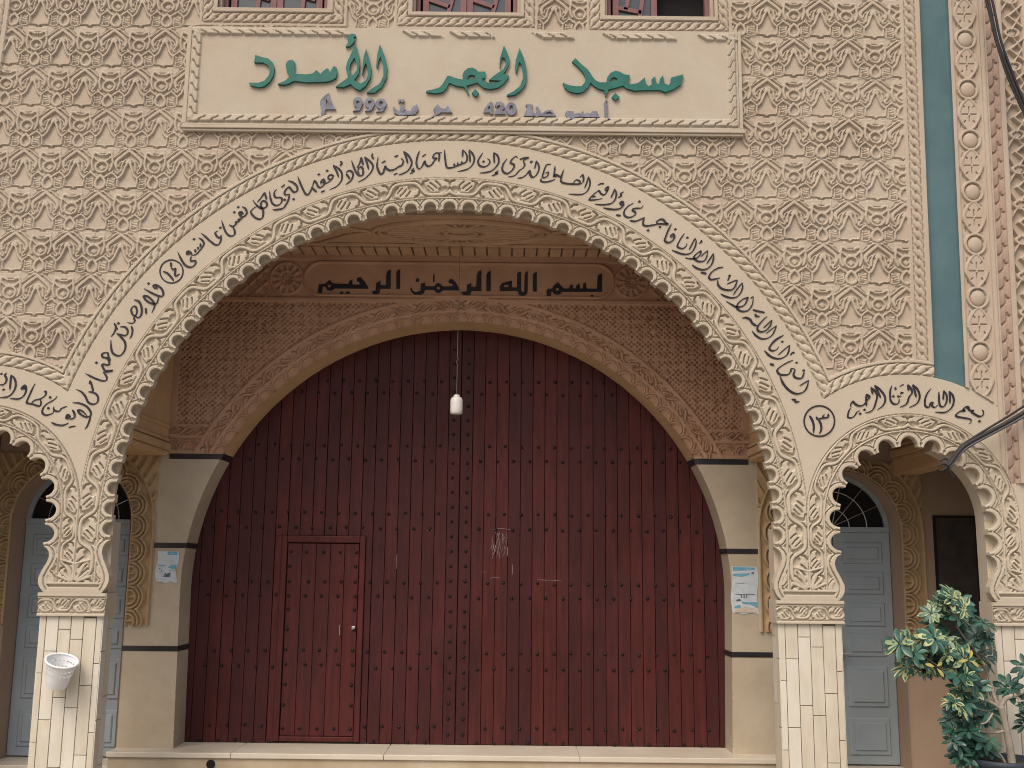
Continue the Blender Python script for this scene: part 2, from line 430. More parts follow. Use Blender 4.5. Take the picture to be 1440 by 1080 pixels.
def raster_mesh(name, X, Z, Y, keep, m, parent, sdf=None, h=0.0065, depth=0.0, m_edge=None, smooth=False):
    """front surface of a relief: X, Z, Y grids; keep = wanted vertices' cells; sdf > 0 where solid"""
    n, k = X.shape
    idx = np.arange(n * k).reshape(n, k)
    a, b, c, d = idx[:-1, :-1], idx[:-1, 1:], idx[1:, 1:], idx[1:, :-1]
    kc = keep
    quads = None
    if sdf is not None:
        ok = sdf > -0.5 * h
        cnt = ok[:-1, :-1].astype(np.int8) + ok[:-1, 1:] + ok[1:, 1:] + ok[1:, :-1]
        full = kc & (cnt == 4)
        three = kc & (cnt == 3)
        tl = []
        for bad, tri in ((ok[:-1, :-1], (b, c, d)), (ok[:-1, 1:], (a, c, d)), (ok[1:, 1:], (a, b, d)), (ok[1:, :-1], (a, b, c))):
            q = three & ~bad
            tl.append(np.c_[tri[0][q], tri[1][q], tri[2][q]])
        tris = np.concatenate(tl)
    else:
        full = kc; tris = np.zeros((0, 3), np.int64)
    quads = np.c_[a[full], b[full], c[full], d[full]]
    used = np.zeros(n * k, bool); used[quads.ravel()] = True; used[tris.ravel()] = True
    mp = np.full(n * k, -1, np.int64); mp[used] = np.arange(used.sum())
    V = np.c_[X.ravel()[used], Y.ravel()[used], Z.ravel()[used]]
    q2, t2 = mp[quads], mp[tris]
    if depth and sdf is not None:
        near = (np.abs(sdf) < 1.2 * h).ravel()[used]
        E = np.concatenate([q2[:, [0, 1]], q2[:, [1, 2]], q2[:, [2, 3]], q2[:, [3, 0]], t2[:, [0, 1]], t2[:, [1, 2]], t2[:, [2, 0]]])
        E = E[near[E[:, 0]] & near[E[:, 1]]]
        key = np.sort(E, 1); key = key[:, 0] * (len(V) + 1) + key[:, 1]
        _, inv, ct = np.unique(key, return_inverse=True, return_counts=True)
        E = E[ct[inv.ravel()] == 1]
        if len(E):
            un = np.unique(E); bp = np.full(len(V), -1, np.int64); bp[un] = len(V) + np.arange(len(un))
            # front ring duplicated so that the rim stays crisp
            Vf = V[un].copy(); Vb = V[un].copy(); Vb[:, 1] = depth
            pf = np.full(len(V), -1, np.int64); pf[un] = np.arange(len(un))
            EV = np.vstack([Vf, Vb]); m_ = len(un)
            EQ = np.c_[pf[E[:, 1]], pf[E[:, 0]], pf[E[:, 0]] + m_, pf[E[:, 1]] + m_]
            off = len(V); V = np.vstack([V, EV]); q2 = np.vstack([q2, EQ + off])
    return npmesh(name, V, q2, t2, m, parent, smooth)


def snap(X, Z, sdf, h):
    gz, gx = np.gradient(sdf, h)
    g = np.hypot(gx, gz) + 1e-6; k = np.abs(sdf) < 0.72 * h
    mv = np.where(k, sdf / g, 0)
    mv = np.clip(mv, -0.72 * h, 0.72 * h)
    return X - mv * gx / g, Z - mv * gz / g


# ------------------------------------------------------------------ the carved facade
HG = 0.0052
MX, MZ, MR = -0.647, 2.585, 3.16            # main arch: centre, radius of the cusps
SX, SZ, SR = 3.85, 2.70, 0.705              # right side arch
LX = 2 * MX - SX                            # left side arch
PX = [MX - 3.477, MX + 3.477, MX + 3.477 + 2.04]   # pier centres
facade = thing('mosque_facade', 'tall beige stucco front carved all over in relief, one big lobed arch between small ones', 'facade')
porch = thing('porch', 'shaded brown porch interior behind the big lobed arch, with black writing on its back wall', 'porch')

xs = np.arange(-5.62, 5.50, HG); zs = np.arange(1.90, 8.46, HG)
X, Z = [a.astype(np.float64) for a in np.meshgrid(xs, zs)]
X = X - 0.017 * (8.1 - Z) * sst(X, 2.6, 3.95)      # the right-hand strips lean a little


def polar(cx, cz, R):
    dx, dz = X - cx, Z - cz
    up = dz >= 0
    r = np.where(up, np.hypot(dx, dz), np.abs(dx))
    s = np.where(up, np.arctan2(dx, np.maximum(dz, 0)) * R, np.sign(dx) * (math.pi / 2 * R - dz))
    return r, s


rm, sm = polar(MX, MZ, MR); rs, ss = polar(SX, SZ, SR); rl, sl_ = polar(LX, SZ, SR)


def lobes(r, s, R, p, rc, rad):
    ds = s - np.round(s / p) * p
    k = np.where(r > 0, r / R, 1)
    return np.hypot(ds * np.minimum(k, 1.2), r - rc) - rad


lm = lobes(rm, sm, MR, 0.193, MR + 0.020, 0.061)
lr = lobes(rs, ss, SR, 0.2215, SR + 0.012, 0.082)
ll = lobes(rl, sl_, SR, 0.2215, SR + 0.012, 0.082)
open_m = np.minimum(rm - MR, lm); open_r = np.minimum(rs - SR, lr); open_l = np.minimum(rl - SR, ll)
inmain = (X > PX[0]) & (X < PX[1])
zt = np.where(inmain, 2.425, 2.367)
tt = np.clip((zt - Z) / (zt - 1.92), -0.2, 1.1)
ez = np.interp(tt, [-.2, 0, .06, .13, .24, .36, .5, .66, .78, .88, .95, 1.0, 1.1], [.315, .315, .275, .255, .25, .268, .303, .334, .333, .312, .285, .262, .262])
dp = np.min([np.abs(X - p) for p in PX], axis=0)
sdf = np.where(Z < zt, ez - dp, np.minimum(np.minimum(open_m, open_r), open_l))
du = np.minimum(np.minimum(rm - 3.893, rs - 1.41), rl - 1.41)
xl = X + 0.017 * (8.1 - Z)

rough = 0.0022 * noise2(X, Z, 0.09, 3) + 0.004 * noise2(X, Z, 0.5, 4)
# wall ornament: two lattices, left and right of the big arch
TWO = 0.5317 / TW
hl = tile_h(X * (TW / 0.5317), Z, (-5.2295 + 0.5317 + 0.015) * (TW / 0.5317), 7.271 + 0.405, 0.018)
hr = tile_h(X * (TW / 0.5556), Z, (2.618) * (TW / 0.5556), 7.675 + 0.405, 0.030)
H = 0.031 * np.where(X < -0.6, hl, hr)
# right-hand border of the wall
def seg(lo, hi): return (xl >= lo) & (xl < hi)
H = np.where(seg(4.0, 4.032), 0.042, H)
k = seg(4.032, 4.155); H = np.where(k, 0.008 + 0.036 * rope_h(Z, (xl - 4.032) / 0.123, 0.098), H)
H = np.where(seg(4.155, 4.198), 0.046, H)
k = (X + 5.30 + 0.045 * (8.1 - Z)); H = np.where((k < 0.05) & (k > 0.0) & (Z > 6.0), 0.046, H); H = np.where((k <= 0) & (Z > 6), 0.008 + 0.036 * rope_h(Z, np.clip((k + 0.13) / 0.13, 0, 1), 0.1), H)
# windows: plain lip, braid, outer line
WIN = [(-3.10, -1.94, 7.902), (-1.08, 0.045, 7.880), (0.92, 2.06, 7.856)]
hole = np.zeros(X.shape, bool)
for x0, x1, z0 in WIN:
    dx = np.maximum(np.maximum(x0 - X, X - x1), 0); dz = np.maximum(z0 - Z, 0)
    d = np.maximum(dx, dz)
    H = np.where(d < 0.185, 0.030, H)
    kk = (d >= 0.04) & (d < 0.155)
    sw = np.where(dz > dx, X, Z + 0.03)
    H = np.where(kk, 0.008 + 0.036 * rope_h(sw, (d - 0.04) / 0.115, 0.10), H)
    H = np.where(d < 0.04, 0.052, H)
    hole |= d <= 0
# bands of the arcade
arc = du < 0
HA = np.full(X.shape, 0.032)
def band(HA, r, s, lobe, R, v0, v1, brd, wid):
    t = (r - v0) / (v1 - v0)
    z1 = r < brd
    g = np.where(lobe < wid, 0.047, np.where(lobe < wid + 0.010, 0.018, np.where(lobe < wid + 0.024, 0.044, 0.022)))
    lob = np.where(lobe < wid * 0.40, 0.047 - 0.006 * (lobe < wid * .12), g)
    slit = (r < R + 0.042) & (lobe > wid * 0.62)
    lob = np.where(slit, 0.020, lob)
    HA = np.where(z1, lob, HA)
    HA = np.where((r >= brd) & (r < v0), 0.048 - 0.022 * ((r > v0 - 0.010) | (r < brd + 0.007)), HA)
    HA = np.where((r >= v0) & (r < v1), 0.006 + 0.042 * vine_h(np.abs(s) + 0.02, t), HA)
    HA = np.where((r >= v1) & (r < v1 + 0.022), 0.047 - 0.03 * (r > v1 + 0.014), HA)
    return HA
mainside = np.abs(X - MX) < 3.477
HA = np.where(mainside | (rm < 3.6) & (rm < rs + 2.4) & (rm < rl + 2.4), band(HA, rm, sm * 3.39 / MR, lm, MR, 3.300, 3.478, 3.270, 0.034), HA)
HA = np.where((rs < 1.03) & (X > PX[1]), band(HA, rs, ss * 0.93 / SR, lr, SR, 0.868, 1.0, 0.838, 0.040), HA)
HA = np.where((rl < 1.03) & (X < PX[0]), band(HA, rl, sl_ * 0.93 / SR, ll, SR, 0.868, 1.0, 0.838, 0.040), HA)
# pier foot: framed panel with a rounded lower edge
low = Z < zt
eo = ez - dp
foot = np.where(eo < 0.040, 0.050, np.where(eo < 0.052, 0.018, np.where(eo < 0.078, 0.046, HA)))
foot = np.where(eo >= 0.078, np.where(Z < 2.03, np.where(np.abs(Z - 1.995) < 0.012, 0.016, 0.048), HA), foot)
foot = np.where(Z < 1.955, 0.048, foot)
HA = np.where(low, foot, HA)
# leaf fan at the panel foot
for pc in PX:
    for sx in (1, -1):
        for q, wd in (((0.02, 2.05, 0.075, 2.17), .03), ((0.035, 2.045, 0.125, 2.13), .03), ((0.045, 2.04, 0.15, 2.085), .026), ((0.0, 2.20, 0.13, 2.235), .022), ((0.008, 2.05, 0.01, 2.20), .02)):
            b = (np.abs(X - pc) < 0.2) & (Z > 2.03) & (Z < 2.27)
            Xb, Zb = X[b], Z[b]
            dd = pdist(Xb, Zb, [(pc + sx * q[0], q[1]), (pc + sx * q[2], q[3])])
            HA[b] = np.maximum(HA[b] * (1 - 0.0), 0.008 + 0.042 * rib(dd, wd, .01))
# braid round the arcade
s_r = np.where(rm - 3.893 <= du + 1e-6, sm * 3.96 / MR, np.where(rs - 1.41 <= du + 1e-6, ss * 1.47 / SR, sl_ * 1.47 / SR))
HR = np.where(du < 0.118, 0.008 + 0.040 * rope_h(s_r, (0.118 - du) / 0.118, 0.108), 0.044)
H = np.where(arc, HA, np.where(du < 0.148, HR, H))
# the pilaster on the right
pil = (xl >= 4.494) & ((du > 0) | ((xl > 4.80) & (rs > 1.02) & (Z > 3.05)))
HP = np.full(X.shape, 0.052)
u = (xl - 4.662) / 0.122; v = np.mod(Z - 7.092 + 0.275, 0.5505) / 0.5505 - 0.5       # roundel at v = 0
vv = v * 0.5505
rr = np.hypot(u * 0.122, vv * 0.95)
rb = np.where(rr < 0.078, 0.018 + 0.036 * np.sqrt(np.clip(1 - (rr / 0.080) ** 2, 0, 1)), np.where(rr < 0.086, 0.012, np.where(rr < 0.112, 0.05, 0.0)))
va = np.abs(np.abs(vv) - 0.275)             # 0 at the middle of the lens
ua = np.abs(u) * 0.122
lens = 0.105 * np.sqrt(np.clip(1 - (va / 0.165) ** 2, 0, 1)) * np.clip(1.04 - va / 0.165 * 0.35, 0, 1)
ln = ua - lens
rb2 = np.where(np.abs(ln) < 0.014, 0.050, np.where(ln < 0, 0.044, 0.026))
cross = ((ua < 0.006) & (va > 0.016) & (va < 0.085)) | ((va < 0.005) & (ua > 0.010) & (ua < 0.075)) | (np.abs(ua * 1.25 - va + 0.02) < 0.007) & (va > 0.07) & (va < .12)
rb2 = np.where(cross & (ln < -0.014), 0.014, rb2)
rb2 = np.where((np.abs(ua - 0.095 + va * 0.1) < 0.006) & (va < 0.14) & (ln > 0.016), 0.008, rb2)
HP = np.where(np.abs(u) < 1, np.where(rr < 0.112, rb, rb2), HP)
HP = np.where((np.abs(u) >= 1) & (np.abs(u) < 1.07), 0.034, HP)
HP = np.where(seg(4.805, 4.815) | seg(4.845, 4.852), 0.040, HP); HP = np.where(seg(4.815, 4.845), 0.066, HP); HP = np.where(seg(4.852, 4.872), 0.056, HP)
us = (xl - 4.9225) / 0.052
PS = 0.178
dzl = np.mod(Z + 0.02, PS) - PS * 0.62; dzr = np.mod(Z + 0.02 + PS / 2, PS) - PS * 0.62
el = np.hypot((us + 1.0) / 1.45, dzl / 0.100); er = np.hypot((us - 1.0) / 1.45, dzr / 0.100)
sc = 0.050 - 0.016 * np.clip(el, 0, 1) * (us < 0.45) - 0.010 * np.clip(er, 0, 1) * (us > 0.1)
sc = np.where((np.abs(el - 1) < 0.085) & (dzl < 0.03), 0.016, sc); sc = np.where((np.abs(er - 1) < 0.085) & (dzr < 0.03) & (el > 0.9), 0.016, sc)
HP = np.where(seg(4.872, 4.975), sc, HP)
HP = np.where(seg(4.975, 5.032), 0.072, HP)
uc = (xl - 5.145) / 0.113; vc = np.mod(Z - 0.09, 0.372) / 0.372 - 0.5
vcm = vc * 0.372; ucm = uc * 0.113
eye = np.hypot(ucm / 1.5, vcm) 
dg = np.minimum(np.abs(np.abs(vcm) - 0.186 * np.abs(uc + 0.2)), np.abs(np.abs(vcm) - 0.06 - 0.1 * np.abs(1 - uc)))
hc = 0.006 + 0.046 * np.maximum(rib(dg, 0.034, 0.012), rib(np.abs(eye - 0.045), 0.024, 0.010))
hc = np.where(eye < 0.026, 0.034, hc)
hc = np.maximum(hc, 0.042 * rib(np.hypot(ucm - 0.06, np.abs(vcm) - 0.11), 0.05, 0.012))
HP = np.where(seg(5.032, 5.258), hc, HP)
HP = np.where(seg(5.258, 5.285), 0.06, HP)
H = np.where(pil, HP, H)
teal = ((xl >= 4.198) & (xl < 4.494) | (xl > 5.285)) & (du > 0)
H = np.where(teal, -0.035, H)
Yg = -(H + np.where(teal, 0.3 * rough, rough))
Yg = np.where(arc & ~pil & (H > 0.0319) & (H < 0.0321), -(H + 0.35 * rough), Yg)
Xs, Zs = snap(X, Z, sdf, HG)

ctr = lambda A: A[:-1, :-1]
cell = np.ones(ctr(X).shape, bool)
sign_area = (X > -3.32) & (X < 2.26) & (Z > 6.62) & (Z < 7.66)
cell &= ~ctr(hole & np.roll(hole, -1, 1) | hole) & ~ctr(sign_area)
reg = np.zeros(X.shape, np.int8)
reg = np.where(du < 0.148, np.where(np.abs(X - MX) < 3.477, 1, np.where(X > MX, 2, 3)), reg)
reg = np.where((du < 0.148) & (du >= 0) & (rm - 3.893 <= du + 1e-6), 1, reg)
reg = np.where((du < 0) & (rm < 3.893) & (Z > 3.05) & (rs > 1.03) & (rl > 1.03), 1, reg)
reg = np.where(pil, 5, reg); reg = np.where(pil & seg(4.872, 4.975), 6, reg); reg = np.where(teal, 4, reg)
DEP = 0.052
for rid, nm, mk, lab in ((0, 'carved_wall', 'wall', None), (1, 'main_arch', 'arch', None), (2, 'side_arch', 'arch', None), (3, 'side_arch', 'arch', None),
                         (4, 'teal_strip', 'teal', 'smooth teal painted strip'), (5, 'roundel_pilaster', 'pil', None), (6, 'scale_strip', 'scale', 'pinkish strip of overlapping scales')):
    raster_mesh(nm, Xs, Zs, Yg, cell & (ctr(reg) == rid), MT[mk], facade, sdf, HG, DEP)
if True:
    o = [c for c in facade.children if c.name.startswith('side_arch')]
    o[0]['label'] = 'right side arch with black writing and hanging cables'; o[1]['label'] = 'left side arch cut off by the edge of view'
del hl, hr

# smooth backing ring behind the lobes, piers, blocks under them
def arc_strip(mb, cx, cz, r0, r1, y0, y1, a0, a1, n, mi=0):
    vs = []
    for i in range(n + 1):
        a = a0 + (a1 - a0) * i / n; sx, cz_ = math.sin(a), math.cos(a)
        vs += [(cx + r0 * sx, y0, cz + r0 * cz_), (cx + r1 * sx, y0, cz + r1 * cz_), (cx + r1 * sx, y1, cz + r1 * cz_), (cx + r0 * sx, y1, cz + r0 * cz_)]
    fs = []
    for i in range(n):
        k = i * 4
        fs += [(k, k + 4, k + 5, k + 1), (k + 1, k + 5, k + 6, k + 2), (k + 2, k + 6, k + 7, k + 3), (k + 3, k + 7, k + 4, k)]
    fs += [(0, 1, 2, 3), (n * 4 + 3, n * 4 + 2, n * 4 + 1, n * 4)]
    mb.add(vs, fs, mi)


mb = MB()
arc_strip(mb, MX, MZ, MR + 0.036, 3.55, DEP - 0.004, 0.100, -math.pi / 2, math.pi / 2, 160)
mb.build('arch_backing', MT['arch'], facade)
mb = MB(); arc_strip(mb, SX, SZ, SR + 0.012, 1.38, DEP - 0.003, 0.25, 0.35, math.pi / 2, 40); arc_strip(mb, SX, SZ, 0.86, 1.19, DEP - 0.003, 0.25, -math.pi / 2, 0.349, 40)
mb.build('arch_backing', MT['arch'], facade)
mb = MB(); arc_strip(mb, LX, SZ, 0.86, 1.19, DEP - 0.003, 0.25, -0.6, math.pi / 2, 40)
mb.build('arch_backing', MT['arch'], facade)
# solid wall body behind the carved skin, above the arches
mb = MB()
mb.box(-9.0, 9.0, 0.26, 2.09, 5.98, 9.4)
mb.box(-9.0, -5.612, 0.005, 0.255, 4.05, 9.4); mb.box(-9.0, -5.83, 0.012, 0.25, -0.1, 4.049)
mb.box(5.36, 9.0, 0.08, 1.55, -0.1, 9.4)
mb.box(-5.611, 5.355, 0.03, 0.255, 8.456, 9.4)
mb.build('wall_body', MT['wall'], facade)

# ------------------------------------------------------------------ columns
COLS = [(PX[0], 'cream tiled column on the left with a white plastic basket hung on it'), (PX[1], 'cream tiled column between the red gate and the right blue door'), (PX[2], 'cream tiled column at the right edge, behind the potted shrub')]
def column(xc, label):
    t = thing('column', label, 'column', (xc, 0.1, 0), 'tiled columns carrying the arches')
    mb = MB(); mb.box(xc - 0.288, xc + 0.288, -0.008, 0.252, -0.05, 1.72); mb.build('shaft_core', MT['grout'], t)
    mb = MB(); r = random.Random(int(xc * 10)); wd = 0.118; L = 0.62
    def col(u0, u1, c, place):
        z = -0.05 - (0.31 if c % 2 else 0.0) - 0.11 * ((c * 7) % 3)
        while z < 1.72:
            a, b = max(z, -0.05), min(z + L, 1.72)
            if b - a > 0.02: place(u0 + 0.003, u1 - 0.003, a + 0.003, b - 0.003, r.choice((0, 0, 1)))
            z += L
    e = [-0.295, -0.236, -0.118, 0.0, 0.118, 0.236, 0.295]
    for c in range(6):
        col(e[c], e[c + 1], c, lambda a, b, z0, z1, m: mb.box(xc + a, xc + b, -0.020, -0.009, z0, z1, m, 0.0025))
    for c, (a, b) in enumerate(((0.0, 0.118), (0.118, 0.245))):
        def side(a_, b_, z0, z1, m):
            mb.box(xc + 0.2885, xc + 0.300, -0.018 + a_, -0.018 + b_, z0, z1, m); mb.box(xc - 0.300, xc - 0.2885, -0.018 + a_, -0.018 + b_, z0, z1, m)
        col(a, b, c + 1, side)
    mb.build('tile_cladding', [MT['tile'], MT['tile2']], t)
    # block under the arch: two mouldings and a running vine
    hx = 0.318
    n, k = 34, int(2 * hx / 0.006)
    gx = np.linspace(-hx, hx, k); gz = np.linspace(1.715, 1.93, n); GX, GZ = np.meshgrid(gx, gz)
    tv = (GZ - 1.752) / 0.125
    hh = np.where((tv > 0) & (tv < 1), 0.004 + 0.028 * vine_h(GX * 1.9 + 0.31, tv), np.where(np.abs(GZ - 1.745) < .006, 0.012, 0.032))
    hh = np.where((GZ > 1.885) & (GZ < 1.892), 0.016, hh); hh = np.where(GZ > 1.892, 0.044, hh)
    raster_mesh('capital_band', GX + xc, GZ, -0.022 - hh + 0.002 * noise2(GX, GZ, 0.1, 8), np.ones((n - 1, k - 1), bool), MT['arch'], t)
    mb = MB(); mb.box(xc - hx, xc + hx, -0.024, 0.25, 1.715, 1.93)
    e0_, e1_ = (0.22, 0.302) if xc < -1 else (0.302, 0.20)
    mb.box(xc - e0_, xc + e1_, DEP + 0.001, 0.25, 1.931, 2.715 if xc > 4 else 2.60)
    mb.build('capital_block', MT['arch'], t)
    return t
for c in COLS: column(*c)

